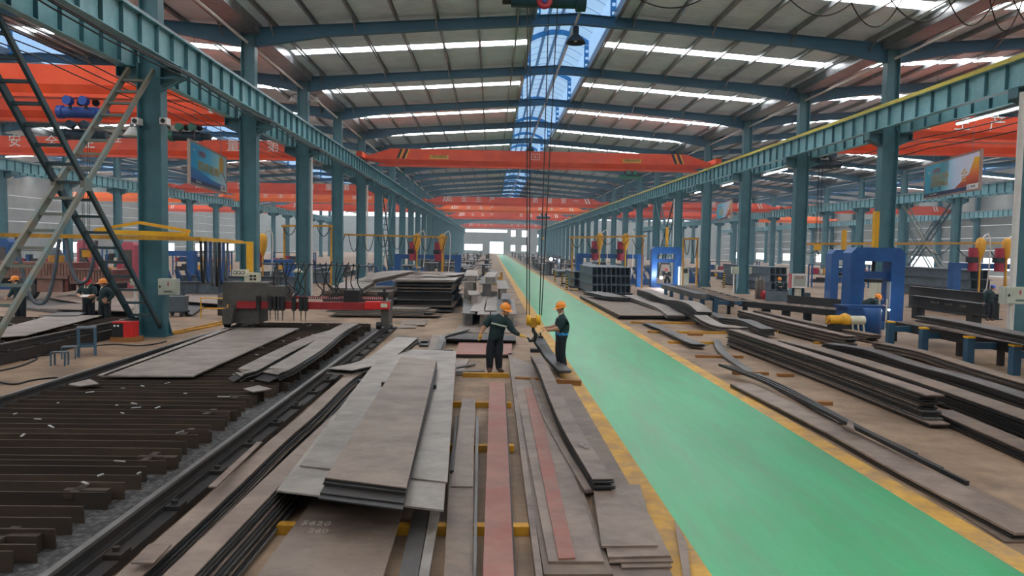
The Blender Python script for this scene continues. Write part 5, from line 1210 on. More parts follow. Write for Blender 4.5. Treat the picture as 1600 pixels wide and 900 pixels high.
# ------------------------------------------------------------------ gantry welders with yellow flux hoppers
mat('hopper_red', '#9c2338', '#ab2c42', .5)
def gantry_welder(px0, px1, pyb, Y, label, heads=2, legs=True):
    a, b = AT(px0, pyb, Y), AT(px1, pyb, Y); w = b.x-a.x; z = a.z
    t = thing('gantry_welder', label, 'welding machine', (a.x, Y, 0), group='gantry welders')
    MB().box(0, w, -.25, .25, z-.35, z).build('gantry_beam', 'press_blue', t)
    for x in (0, w): MB().box(x-.25, x+.25, -.3, .3, 0, z+.02).build('gantry_leg', 'press_blue', t)
    for k in range(heads):
        x = w*(.32 + .42*k)
        MB().cyl((x-.35, -.3, z-.5), (x-.35, -.3, z+1.0), .28, 14).build('flux_drum', 'hopper_red', t)
        MB().lathe([(.05, -.35), (.16, -.1), (.28, .35), (.3, .7), (.26, .95), (.12, 1.1), (0, 1.12)], 14, (x, -.45, z+.55)).build('flux_hopper', 'motor_yellow', t)
        MB().tube([(x, -.45, z+.25), (x, -.5, .6)], .06, 8).build('torch_tube', 'motor_yellow', t)
        MB().tube(smooth([(x+.1, -.4, z+1.6), (x+.5, -.4, z+1.9), (x+.65, -.45, z+1.0), (x+.5, -.5, .9), (x+.1, -.5, .6)], 10), .04, 7).build('feed_hose', 'white_pipe', t)
        MB().box(x-.7, x-.2, -.6, -.1, z+.05, z+.4).build('wire_feeder', 'black_paint', t)
    return t
gantry_welder(622, 716, 397, 58, 'blue gantry welder with yellow hoppers behind the tall plate stack')
gantry_welder(905, 1000, 396, 58, 'blue gantry welder with yellow hoppers behind the tall beam stack')
gantry_welder(1492, 1590, 411, 46, 'blue gantry welder with yellow hoppers in the billboard hall')
gantry_welder(396, 452, 405, 47, 'welder with one yellow hopper between the second and third column', 1)
gantry_welder(230, 300, 391, 50, 'blue gantry welder seen past the nearest column', 1)
# rows of slanted blue fixtures
def fixture(px, py, Y, label, n=5, group='slanted blue fixtures'):
    a = AT(px, py, Y); t = thing('assembly_fixture', label, 'fixture', (a.x, Y, 0), group=group)
    MB().box(-.1, n*.55, -.1, .1, 0, .5).build('base_rail', 'press_blue_dark', t)
    for k in range(n): MB().bar((k*.55+.3, 0, .45), (k*.55-.15, .2, 1.45), .14, .22).build('slanted_arm', 'press_blue_dark', t)
fixture(590, 420, 52, 'row of slanted blue arms behind the curved plates', 7)
fixture(975, 420, 62, 'row of slanted blue arms behind the tall beam stack', 5)
fixture(1070, 420, 66, 'row of slanted blue arms beside the distant cabinet', 3)
fixture(262, 420, 40, 'row of slanted blue arms past the nearest column', 4)
# yellow service rails with hanging hoses in the middle distance
def service_rail(px0, py0, px1, py1, Y, label, n, drop, seed):
    a, b = AT(px0, py0, Y), AT(px1, py1, Y); t = thing('service_rail', label, 'rail', (a.x, Y, 0), group='yellow service rails')
    d = b-a
    MB().bar((0, 0, a.z), (d.x, 0, b.z), .12, .14).build('rail_beam', 'yellow_dunnage', t)
    for u in (.04, .96): MB().box(d.x*u-.06, d.x*u+.06, .1, .22, 0, a.z+.05).build('post', 'yellow_dunnage', t)
    rr = random.Random(seed)
    for k in range(n):
        x0 = d.x*(k+.1)/n; x1 = d.x*(k+.85)/n; dd = drop*rr.uniform(.6, 1.1)
        MB().tube([(x0+(x1-x0)*j/8, -.05, a.z-.05-dd*(1-(2*j/8-1)**2)) for j in range(9)], .03, 6).build('hose_loop', 'cable_black', t)
    return t
service_rail(520, 366, 700, 371, 55, 'yellow service rail with hose loops behind the cutting machine', 8, 1.2, 1)
service_rail(890, 371, 1010, 369, 56, 'yellow service rail above the tall beam stack', 5, .7, 2)
service_rail(1068, 373, 1092, 373, 54, 'short service rail with black hoses beside the distant press', 2, 1.6, 3)
service_rail(1240, 381, 1590, 380, 48.5, 'long yellow service rail crossing the billboard hall', 7, .8, 4)
service_rail(440, 353, 520, 353, 49, 'dark hose rail over the plates between the third and fourth column', 3, .6, 5)
# ------------------------------------------------------------------ people
mat('work_dark', '#152a2c', '#1f383a', .8, scale=6, spots='#0f1f22', spot_amt=.5, spot_scale=4, bump=.5, bscale=9)
mat('trouser_dark', '#14191f', '#1e242b', .85, scale=6, bump=.5, bscale=9)
mat('skin', '#bb8a70', '#c8967c', .55, scale=8)
mat('shoe', '#4a3225', '#5a3d2d', .6)
mat('glove', '#e0a51a', '#d8c27a', .8, scale=12)
mat('helmet_orange', '#f08a1e', '#f5942a', .35)
mat('helmet_red', '#d8222c', '#e02c34', .35)
mat('helmet_blue', '#3c62c8', '#476ed2', .4)
mat('hair_black', '#120f0e', '#1c1816', .7)
mat('collar_cream', '#d8d2bc', None, .8)
mat('shirt_blue', '#2f8fd0', None, .8)
mat('lip', '#7d4038', None, .5)
BODYM = ['work_dark', 'trouser_dark', 'skin', 'shoe', 'glove', 'hair_black', 'lip', 'collar_cream', 'shirt_blue']
def person(label, loc, J, facing, helmet='helmet_orange', gloves=False, hem=None, sleeves=(True, True), tilt=0.0, cap=False, bulk=1.0, nod=0.0):
    """J: joints in metres, x to the viewer's right, y away from the viewer; facing: heading of the face (0 = +x)"""
    V = []; E = []; RAD = []; SEG = []
    def v(p, r): V.append(Vector(p)); RAD.append(r*bulk); return len(V)-1
    def e(a, b, m): E.append((a, b)); SEG.append(m)
    pel, che, nek, hed = (Vector(J[k]) for k in ('pelvis', 'chest', 'neck', 'head'))
    hed = hed+(nek-hed).normalized()*.03; nek = nek+Vector((0, 0, .01))
    fd = Vector((math.cos(facing), math.sin(facing), 0)); sd = Vector((-fd.y, fd.x, 0))
    i_p = v(pel, .235); i_w = v(pel.lerp(che, .5), .24); i_c = v(che, .25); i_u = v(che.lerp(nek, .6), .19); i_n = v(nek, .085)
    e(i_p, i_w, 0); e(i_w, i_c, 0); e(i_c, i_u, 0); e(i_u, i_n, 0)
    hb = nek.lerp(hed, .45); i_h0 = v(hb, .074); i_j = v(hed-Vector((0, 0, .055))+fd*.02, .088); i_h1 = v(hed+Vector((0, 0, .03)), .104); i_h2 = v(hed+Vector((0, 0, .09)), .08)
    e(i_n, i_h0, 2); e(i_h0, i_j, 2); e(i_j, i_h1, 2); e(i_h1, i_h2, 5)
    fingers = []
    for k, s in enumerate('LR'):
        sh, el, wr, ha = (Vector(J[n+s]) for n in ('shoulder', 'elbow', 'wrist', 'hand'))
        a = v(sh, .128); b = v(sh.lerp(el, .5), .108); c = v(el, .086); d = v(el.lerp(wr, .55), .062 if sleeves[k] else .05); f = v(wr, .042); g = v(wr.lerp(ha, .55), .044)
        e(i_u, a, 0); e(a, b, 0); e(b, c, 0); sm = 0 if sleeves[k] else 2; e(c, d, sm); e(d, f, sm); e(f, g, 4 if gloves else 2)
        fingers.append((wr, ha))
        hp, kn, an, to = (Vector(J[n+s]) for n in ('hip', 'knee', 'ankle', 'toe'))
        a = v(hp, .135); b = v(hp.lerp(kn, .5), .125); c = v(kn, .108); d = v(kn.lerp(an, .5), .1); f = v(an, .088)
        e(i_p, a, 1); e(a, b, 1); e(b, c, 1); e(c, d, 1); e(d, f, 1)
        h = v(an.lerp(to, .4)*1.0+Vector((0, 0, -.03)), .058); q = v(to, .05); e(f, h, 3); e(h, q, 3)
    me = bpy.data.meshes.new('skeleton'); me.from_pydata(V, E, [])
    ob = bpy.data.objects.new('skeleton', me); COL.objects.link(ob)
    md = ob.modifiers.new('Skin', 'SKIN'); md.use_smooth_shade = True; md.branch_smoothing = .6
    for i, sv in enumerate(me.skin_vertices[0].data): sv.radius = (RAD[i], RAD[i]); sv.use_root = (i == i_p)
    sb = ob.modifiers.new('Subsurf', 'SUBSURF'); sb.levels = 2; sb.render_levels = 2
    bpy.context.view_layer.update()
    bm_ = bpy.data.meshes.new_from_object(ob.evaluated_get(bpy.context.evaluated_depsgraph_get()))
    bpy.data.objects.remove(ob); bpy.data.meshes.remove(me)
    out = MB(); vs = [x.co.copy() for x in bm_.vertices]
    def near(p):
        best = 9; bi = 0
        for (a, b), m_ in zip(E, SEG):
            A, B = V[a], V[b]; d = B-A; t_ = max(0, min(1, (p-A).dot(d)/max(1e-9, d.dot(d)))); q = (p-(A+d*t_)).length-.3*(RAD[a]+(RAD[b]-RAD[a])*t_)
            if q < best: best = q; bi = m_
        if hem and bi in (0, 1) and abs(p.z-hem) < .03: return 8
        if bi == 1 and p.z > pel.z+.02: return 0
        if bi == 0 and p.z < pel.z-.02 and (p-pel).length < .3: return 1
        return bi
    out.v = [tuple(x) for x in vs]
    for p in bm_.polygons:
        c = sum((vs[i] for i in p.vertices), Vector())/len(p.vertices)
        m_ = near(c)
        if m_ == 2 and c.z > hed.z-.02 and (c-hed).dot(fd) < -.03 and (c-hed).length < .15: m_ = 5
        out.smooth.add(len(out.f)); out.f.append(tuple(p.vertices)); out.mi.append(m_)
    bpy.data.meshes.remove(bm_)
    # fingers and thumb close around or hang from the palm
    for wr, ha in fingers:
        d = (ha-wr); L = d.length; d.normalize(); up = Vector((0, 0, 1)) if abs(d.z) < .8 else fd.copy(); lat = d.cross(up).normalized(); nrm = lat.cross(d).normalized()
        out.cur = 4 if gloves else 2; pc = wr+d*(.055)
        gs_ = 1.35 if gloves else 1.0; out.tube([pc-lat*.032*gs_, pc+lat*.032*gs_], .024*gs_, 8)
        for q in range(4):
            o_ = (q-1.5)*.019; ln = (.072, .082, .078, .062)[q]; b0 = pc+d*.03+lat*o_
            out.tube([b0, b0+d*ln*.45-nrm*.006, b0+d*ln*.8-nrm*.026, b0+d*ln*.92-nrm*.045], [.0105*gs_, .01*gs_, .009*gs_, .007*gs_], 7)
        b0 = wr+d*.025+lat*.035; out.tube([b0, b0+lat*.022+d*.02, b0+lat*.03+d*.045-nrm*.012], [.013*gs_, .011*gs_, .008*gs_], 7)
    # face: nose, eyes, mouth, ears
    hc = hed+Vector((0, 0, .0)); out.cur = 2
    out.tube([hc+fd*.085+Vector((0, 0, .018)), hc+fd*.108+Vector((0, 0, -.018)), hc+fd*.09+Vector((0, 0, -.028))], [.008, .016, .01], 8)
    for s in (-1, 1):
        out.cur = 2; out.sphere(hc+sd*s*.088+Vector((0, 0, -.005)), .03, 8, 6, (.5, .5, 1))
        out.cur = 5; out.sphere(hc+fd*.083+sd*s*.034+Vector((0, 0, .022)), .011, 8, 6)
        out.tube([hc+fd*.084+sd*s*.018+Vector((0, 0, .043)), hc+fd*.08+sd*s*.052+Vector((0, 0, .043))], .006, 6)
    out.cur = 6; out.tube([hc+fd*.09-sd*.024+Vector((0, 0, -.056)), hc+fd*.094+Vector((0, 0, -.057)), hc+fd*.09+sd*.024+Vector((0, 0, -.056))], .007, 6)
    out.cur = 0
    t = thing('person', label, 'person', loc)
    out.build('body', BODYM, t)
    # helmet / cap
    hp_ = hed+Vector((0, 0, .055)); R3 = Matrix.Rotation(facing, 3, 'Z') @ Matrix.Rotation(nod, 3, 'Y')
    h = MB()
    prof = [(.128, 0), (.132, .03), (.122, .07), (.095, .108), (.05, .13), (.0, .136)] if not cap else [(.112, 0), (.118, .03), (.108, .065), (.08, .095), (.04, .11), (0, .114)]
    h.lathe(prof, 22)
    n = 22; ring = []
    for j in range(n):
        a = 2*math.pi*j/n; ex = (.075 if not cap else .085)*max(0, math.cos(a))**2 + (.018 if not cap else .0); r0 = prof[0][0]
        ring.append(((r0+ex)*math.cos(a), (r0+ex*.6)*math.sin(a), -.012-.02*max(0, math.cos(a))))
    inner = [(prof[0][0]*math.cos(2*math.pi*j/n), prof[0][0]*math.sin(2*math.pi*j/n), .004) for j in range(n)]
    h.mesh_add(ring+inner, [(j, (j+1) % n, n+(j+1) % n, n+j) for j in range(n)], True)
    if not cap: h.tube([(.12, 0, .055), (.08, 0, .122), (0, 0, .143), (-.08, 0, .122), (-.12, 0, .055)], .011, 8)
    h.v = [tuple(R3 @ Vector(p) + hp_) for p in h.v]
    h.build('hard_hat' if not cap else 'cap', helmet, t)
    if not cap: MB().tube([hed+sd*.095+Vector((0, 0, .05)), hed+sd*.085+fd*.02+Vector((0, 0, -.05)), hed+fd*.06+Vector((0, 0, -.115)), hed-sd*.085+fd*.02+Vector((0, 0, -.05)), hed-sd*.095+Vector((0, 0, .05))], .006, 6).build('chin_strap', 'hair_black', t)
    # collar
    cb = MB(); cn = nek+Vector((0, 0, -.015))
    for s in (-1, 1):
        p0 = cn+sd*s*.075-fd*.02+Vector((0, 0, .045)); p1 = cn+sd*s*.06+fd*.075+Vector((0, 0, .01)); p2 = cn+sd*s*.012+fd*.135+Vector((0, 0, -.1)); p3 = cn+sd*s*.1+fd*.06+Vector((0, 0, -.035)); p4 = cn+sd*s*.07+fd*.12+Vector((0, 0, -.09))
        cb.mesh_add([p0, p1, p2, p4, p3], [(0, 1, 2, 3, 4)]); cb.mesh_add([p+fd*.006 for p in (p0, p1, p2, p4, p3)], [(4, 3, 2, 1, 0)])
    cb.build('collar', 'collar_cream', t)
    return t
def joints(**k): return k
# gloved worker guiding the hook
wa = G(773, 581.5)
person('worker in dark overalls, orange hard hat and yellow gloves reaching for the hook', wa,
    joints(pelvis=(0, 0, .84), chest=(.06, -.02, 1.13), neck=(.15, -.02, 1.40), head=(.255, -.05, 1.53),
        shoulderL=(-.1, -.02, 1.325), elbowL=(-.27, -.05, 1.12), wristL=(-.355, -.12, .94), handL=(-.37, -.13, .79),
        shoulderR=(.27, -.04, 1.27), elbowR=(.41, -.14, 1.04), wristR=(.585, -.3, .945), handR=(.7, -.34, .93),
        hipL=(-.085, 0, .8), kneeL=(-.125, -.03, .42), ankleL=(-.125, .02, .09), toeL=(-.125, -.17, .035),
        hipR=(.09, 0, .8), kneeR=(.085, -.03, .42), ankleR=(.1, .03, .09), toeR=(.2, -.13, .035)), R_(-35), gloves=True, sleeves=(False, True), nod=.25)
o = bpy.data.objects['person']
MB().bar((-.1, -.245, 1.225), (.27, -.255, 1.14), .03, .035).build('reflective_stripe', 'grey_green', o)
# second worker in profile
wb_ = G(878, 578); wb_.y = 17.75; wb_.x = AT(877, 520, 17.75).x
person('worker in dark jacket with blue shirt hem and orange hard hat beside the aisle', (wb_.x, 17.75, .004),
    joints(pelvis=(0, 0, .86), chest=(.035, 0, 1.14), neck=(.03, 0, 1.42), head=(-.035, 0, 1.55),
        shoulderL=(.0, .17, 1.31), elbowL=(-.09, .2, 1.08), wristL=(-.33, .14, 1.05), handL=(-.46, .12, 1.06),
        shoulderR=(.0, -.17, 1.31), elbowR=(-.07, -.22, 1.07), wristR=(-.32, -.2, 1.03), handR=(-.46, -.18, 1.04),
        hipL=(0, .09, .82), kneeL=(-.04, .1, .43), ankleL=(.02, .1, .09), toeL=(-.17, .11, .035),
        hipR=(0, -.09, .82), kneeR=(.0, -.1, .43), ankleR=(.09, -.1, .09), toeR=(-.1, -.11, .035)), R_(180), hem=.93, sleeves=(False, False), nod=.12)
STAND = dict(hipL=(-.09, 0, .82), kneeL=(-.1, -.02, .44), ankleL=(-.1, .02, .09), toeL=(-.12, -.16, .035), hipR=(.09, 0, .82), kneeR=(.1, -.02, .44), ankleR=(.1, .02, .09), toeR=(.12, -.16, .035))
def stand(px, pyt, Y, H=1.74):
    p = AT(px, pyt, Y); return Vector((p.x, Y, 0)), p.z
# two workers talking beyond the second cutting table
p, zt = stand(138, 433, 25.7); k = zt-1.72
person('worker with red hard hat holding a paper with both hands', (p.x, 25.7, 0),
    joints(pelvis=(0, 0, .88), chest=(0, -.02, 1.18), neck=(0, -.03, 1.46), head=(.0, -.08, 1.57),
        shoulderL=(-.2, -.02, 1.36), elbowL=(-.29, -.12, 1.12), wristL=(-.08, -.3, 1.07), handL=(.04, -.34, 1.06), shoulderR=(.2, -.02, 1.36), elbowR=(.28, -.12, 1.11), wristR=(.1, -.3, 1.06), handR=(-.01, -.36, 1.08), **STAND), R_(-90), 'helmet_red', sleeves=(False, False), nod=.35)
o = bpy.data.objects['person.002']; 
tag(MB().cbox((0, 0, 0), (.26, .18, .004), rx=.4).build('paper_sheet', 'white_paint', None, (p.x+.08, 25.7-.38, 1.11)), 'white paper held by the worker in the red hard hat', 'paper')
p, zt = stand(163, 437, 25.2)
person('worker with orange hard hat and hand on hip facing the red-hatted one', (p.x, 25.2, 0),
    joints(pelvis=(0, 0, .88), chest=(.02, 0, 1.17), neck=(.0, 0, 1.44), head=(-.05, -.02, 1.56),
        shoulderL=(-.08, .15, 1.35), elbowL=(-.18, .2, 1.1), wristL=(-.3, .08, .98), handL=(-.38, .05, .95), shoulderR=(.14, -.14, 1.35), elbowR=(.37, -.1, 1.17), wristR=(.2, -.18, .98), handR=(.1, -.16, .95), **STAND), R_(195), sleeves=(True, True))
p, zt = stand(13, 431, 26.5)
person('worker with orange hard hat half hidden behind the cross brace', (p.x+.4, 26.5, 0),
    joints(pelvis=(0, 0, .88), chest=(-.02, 0, 1.17), neck=(-.08, 0, 1.44), head=(-.18, -.02, 1.53),
        shoulderL=(-.18, .05, 1.34), elbowL=(-.26, -.05, 1.1), wristL=(-.3, -.2, .95), handL=(-.32, -.26, .9), shoulderR=(.16, -.05, 1.35), elbowR=(.2, -.12, 1.08), wristR=(.1, -.26, .95), handR=(.05, -.32, .92), **STAND), R_(200))
# worker with the blue cap
p, zt = stand(1548, 446, 33)
person('worker with blue cap and dark jacket looking down beside the electric cabinet', (p.x, 33, 0),
    joints(pelvis=(-.06, 0, .86), chest=(-.04, 0, 1.15), neck=(.02, 0, 1.42), head=(.12, .0, 1.53),
        shoulderL=(-.2, -.05, 1.33), elbowL=(-.3, -.04, 1.06), wristL=(-.34, -.06, .84), handL=(-.34, -.08, .72), shoulderR=(.14, .12, 1.33), elbowR=(.22, .05, 1.06), wristR=(.4, -.06, 1.0), handR=(.52, -.08, 1.0), **STAND), R_(-20), 'helmet_blue', cap=True, nod=.3)
# welder bending at the big press
p = AT(1373, 466, 27.75)
person('welder with orange hard hat bending over the bench of the big press', (p.x-.24, 27.85, 0),
    joints(pelvis=(-.3, .1, .86), chest=(-.12, 0, 1.08), neck=(.1, -.05, 1.24), head=(.24, -.1, 1.28),
        shoulderL=(.0, .15, 1.18), elbowL=(.1, .1, .95), wristL=(.3, -.05, 1.0), handL=(.4, -.08, 1.02), shoulderR=(.02, -.2, 1.18), elbowR=(.15, -.25, .96), wristR=(.35, -.2, 1.02), handR=(.45, -.2, 1.02),
        hipL=(-.3, .15, .82), kneeL=(-.25, .12, .43), ankleL=(-.3, .15, .09), toeL=(-.12, .13, .035), hipR=(-.3, -.02, .82), kneeR=(-.22, -.05, .43), ankleR=(-.32, -.03, .09), toeR=(-.14, -.04, .035)), R_(-25), nod=.3)
p = AT(1043, 428, 59.6)
person('distant welder crouching at the far blue press', (p.x, 59.8, 0),
    joints(pelvis=(.05, .1, .7), chest=(0, 0, .95), neck=(-.05, -.05, 1.2), head=(-.1, -.08, 1.3),
        shoulderL=(-.2, 0, 1.12), elbowL=(-.3, -.15, .9), wristL=(-.25, -.35, .9), handL=(-.25, -.45, .9), shoulderR=(.15, 0, 1.12), elbowR=(.1, -.2, .9), wristR=(-.05, -.35, .9), handR=(-.1, -.45, .9),
        hipL=(-.05, .1, .66), kneeL=(-.15, -.15, .42), ankleL=(-.12, .1, .09), toeL=(-.14, -.1, .035), hipR=(.13, .1, .66), kneeR=(.2, -.15, .42), ankleR=(.18, .1, .09), toeR=(.2, -.1, .035)), R_(-120), 'helmet_red')
p = AT(1217, 438, 47)
person('worker in orange seen behind the upright grey web plate', (p.x, 47, 0),
    joints(pelvis=(0, .05, .55), chest=(0, 0, .85), neck=(0, -.05, 1.1), head=(0, -.08, 1.22),
        shoulderL=(-.18, 0, 1.0), elbowL=(-.24, -.15, .8), wristL=(-.1, -.3, .75), handL=(-.02, -.34, .75), shoulderR=(.18, 0, 1.0), elbowR=(.24, -.15, .8), wristR=(.1, -.3, .75), handR=(.03, -.34, .75),
        hipL=(-.09, .05, .52), kneeL=(-.16, -.25, .48), ankleL=(-.14, -.1, .09), toeL=(-.15, -.28, .035), hipR=(.09, .05, .52), kneeR=(.16, -.25, .48), ankleR=(.14, -.1, .09), toeR=(.15, -.28, .035)), R_(-90), 'helmet_orange')
# ------------------------------------------------------------------ lorry in the truck hall
mat('truck_rust', '#7a5648', '#8d6858', .7, scale=3, spots='#5d3d33', spot_amt=.6)
mat('truck_red', '#6f3b34', '#82473e', .7, scale=3, spots='#4d2a26', spot_amt=.5)
mat('tyre', '#3a3734', '#4a4642', .85)
mat('hub', '#8a7f74', '#9a8f84', .6)
YT = 36.0
t = thing('lorry', 'rusty brown lorry with a ribbed cargo bed parked behind the cross brace', 'lorry', (0, YT, 0))
xa, xb = AT(-60, 440, YT).x, AT(108, 440, YT).x; zt, zb = AT(60, 409, YT).z, AT(60, 430, YT).z
MB().box(xa, xb, .1, 2.4, zb, zt-.05).build('cargo_side', 'truck_red', t)
rib = MB().box(-.06, .06, -.06, .1, zb, zt).mesh('side_rib', 'truck_rust')
n = 34
for k in range(n+1): put('side_rib', rib, t, (xa+(xb-xa)*k/n, 0, 0))
MB().box(xa, xb, -.09, .1, zt-.1, zt).build('top_rail', 'truck_rust', t); MB().box(xa, xb, -.12, 2.4, zb-.16, zb).build('bed_frame', 'truck_rust', t)
MB().box(xa, xb, .7, 1.9, zb-.5, zb-.16).build('chassis', 'black_paint', t)
for px in (40, -45):
    wx = AT(px, 455, YT).x; wz = .56
    w_ = MB().lathe([(.3, -.14), (.5, -.14), (.56, -.08), (.56, .14), (.5, .2), (.3, .2)], 26, (wx, .1, wz), 'y').build('tyre', 'tyre', t)
    MB().lathe([(0, -.02), (.16, -.06), (.3, -.1), (.32, -.14), (.3, .2)], 20, (wx, .1, wz), 'y').build('wheel_hub', 'hub', w_)
x0, x1 = AT(58, 450, YT).x, AT(98, 450, YT).x
MB().box(x0, x1, 0, .7, .45, zb-.2).build('fuel_tank', 'truck_rust', t)
MB().box(x1+.04, x1+.2, .1, .8, .5, zb-.2).build('tool_box', 'truck_red', t)
xc, xd = AT(110, 440, YT).x, AT(172, 440, YT).x; z2, z1_ = AT(140, 422, YT).z, AT(140, 440, YT).z
tr = thing('trailer', 'low rusty trailer coupled behind the brown lorry', 'trailer', (0, YT, 0))
MB().box(xc, xd, .15, 2.4, z1_, z2).build('trailer_side', 'truck_red', tr)
for k in range(15): MB().box(-.05, .05, 0, .15, z1_, z2).build('side_rib', 'truck_rust', tr, (xc+(xd-xc)*k/14, 0, 0))
MB().box(xc, xd, -.05, 2.4, z1_-.12, z1_).build('bed_frame', 'truck_rust', tr); MB().box(xc, xd, -.05, .15, z2, z2+.08).build('top_rail', 'truck_rust', tr)
for x in (xc+.9, xd-.6): MB().lathe([(0, -.1), (.25, -.1), (.48, -.1), (.5, .1), (.25, .15)], 20, (x, .4, .5), 'y').build('wheel', 'tyre', tr)
MB().box(xc, xd, .7, 1.7, .6, z1_-.12).build('chassis', 'black_paint', tr)
p = AT(88, 402, 40); t = thing('sand_drum', 'yellow drum with a blue sack on the lorry bed', 'drum', (AT(88, 402, YT+1.2).x, YT+1.2, zt-.05))
MB().cyl((0, 0, 0), (0, 0, .35), .36, 16).build('drum_body', 'yellow_dunnage', t); MB().lathe([(.34, .35), (.22, .6), (.1, .75), (0, .77)], 14).build('sack', 'hose_grey', t)

# ------------------------------------------------------------------ stools, bench, welding set, cart
mat('stool_blue', '#3c5868', '#47657a', .6, scale=3)
def stool(p, w, d, h, label, m='stool_blue', rz=0, rails=True, leg=.05):
    t = thing('stool', label, 'stool', p, rz, 'stools between the cutting tables')
    MB().box(-w/2, w/2, -d/2, d/2, h-.03, h).build('seat', 'hose_grey', t)
    for sx in (-1, 1):
        for sy in (-1, 1): MB().bar((sx*(w/2-leg/2), sy*(d/2-leg/2), 0), (sx*(w/2-leg/2-.0), sy*(d/2-leg/2), h-.03), leg, leg).build('leg', m, t)
    if rails:
        for sy in (-1, 1): MB().box(-w/2+leg, w/2-leg, sy*(d/2-leg/2)-.015, sy*(d/2-leg/2)+.015, h*.3, h*.3+.05).build('stretcher', m, t)
        for sx in (-1, 1): MB().box(sx*(w/2-leg/2)-.015, sx*(w/2-leg/2)+.015, -d/2+leg, d/2-leg, h*.3, h*.3+.05).build('stretcher', m, t)
stool(G(136, 554), .45, .55, .74, 'tall blue-grey stool between the two cutting tables', rz=.5, leg=.07)
stool(G(110, 560), .34, .28, .32, 'small thin-legged stool leaning against the tall one', rz=.2, rails=False, leg=.025)
stool(G(93.5, 571), .34, .22, .34, 'low small stool standing alone in front', rz=.1, rails=False, leg=.03)
p = G(195, 533); t = thing('welding_set', 'red portable welding set on a wooden pallet beside the nearest column', 'welding set', p)
MB().box(-.33, .45, -.2, .25, 0, .14).build('pallet', 'timber', t); MB().box(-.28, .05, -.18, .2, .14, .58).build('front_panel', 'black_paint', t); MB().box(.05, .33, -.18, .2, .14, .56).build('housing', 'machine_red_bright', t)
MB().box(-.28, .33, -.19, .2, .56, .6).build('top_cover', 'machine_red_bright', t)
for x in (-.2, -.1): MB().cyl((x, -.2, .48), (x, -.18, .48), .03, 10).build('dial', 'white_paint', t)
MB().tube([(-.2, 0, .6), (-.2, 0, .68), (.25, 0, .68), (.25, 0, .6)], .015, 6).build('handle', 'black_paint', t)
p = G(276, 494); t = thing('tool_cart', 'dark grey wheeled bin cart beyond the nearest column', 'cart', p)
MB().prism([(-.3, .22), (.33, .22), (.38, .82), (-.35, .82)], -.3, .3).build('bin', 'hose_grey', t); MB().box(-.36, .4, -.32, .32, .17, .22).build('frame', 'black_paint', t)
for sx in (-.28, .3):
    for sy in (-.25, .25): MB().cyl((sx, sy-.02, .08), (sx, sy+.02, .08), .08, 12).build('caster', 'black_paint', t)
MB().tube([(-.3, .25, .8), (-.22, .25, 1.08), (.15, .25, 1.1), (.2, .25, .82)], .015, 6).build('handle', 'black_paint', t)
# yellow hand rail, cable drums, yellow floor bars
a, b = G(314, 498), G(358, 498); t = thing('hand_rail', 'low yellow hand rail beside the cutting machine cabinet', 'hand rail', (a.x, a.y, 0))
for x in (0, b.x-a.x): MB().cyl((x, 0, 0), (x, 0, .82), .025, 8).build('post', 'yellow', t)
for z in (.42, .82): MB().cyl((0, 0, z), (b.x-a.x, 0, z), .022, 8).build('rail', 'yellow', t)
mat('drum_dark', '#3a3532', '#4b443f', .7, scale=4, spots='#6d655c', spot_amt=.6)
for k, (px, py) in enumerate(((337, 496), (350, 495))):
    p = G(px, py); p.y += 1.0; t = thing('oil_drum', 'dark oil drum behind the yellow hand rail, %s' % ('nearer the column', 'nearer the machine')[k], 'drum', p, group='oil drums')
    MB().lathe([(0, 0), (.28, 0), (.28, .3), (.295, .31), (.28, .33), (.28, .6), (.295, .61), (.28, .63), (.28, .9), (0, .9)], 18).build('drum_body', 'drum_dark', t); MB().cyl((.1, 0, .9), (.1, 0, .92), .04, 8).build('bung', 'galv', t)
for k, (x0, y0, x1, y1) in enumerate(((267, 521, 352, 503), (272, 523, 350, 507))):
    a, b = G(x0, y0), G(x1, y1); tag(MB().bar((0, 0, .03), (b.x-a.x, b.y-a.y, .03), .08, .06).build('floor_bar', 'yellow_dunnage', None, (a.x, a.y, 0)), 'long yellow bar on the floor beyond the nearest column, %s' % ('farther from the rail', 'nearer the rail')[k], 'bar', 'yellow floor bars')
# cables on the floor
for k, pts in enumerate((((-20, 583), (20, 575), (45, 567), (58, 560), (50, 556), (36, 563), (60, 556), (75, 555), (82, 552)), ((-20, 592), (5, 598), (25, 600), (50, 594), (85, 590), (95, 592)), ((150, 540), (180, 538), (215, 540), (245, 537), (260, 533)))):
    tag(MB().tube(smooth([G(x, y, .02) for x, y in pts], 30), .02, 6).build('floor_cable', 'cable_black'), 'black cable snaking on the floor, %s' % ('beside the low stool', 'along the table rail', 'from the red welding set')[k], 'cable', 'floor cables')
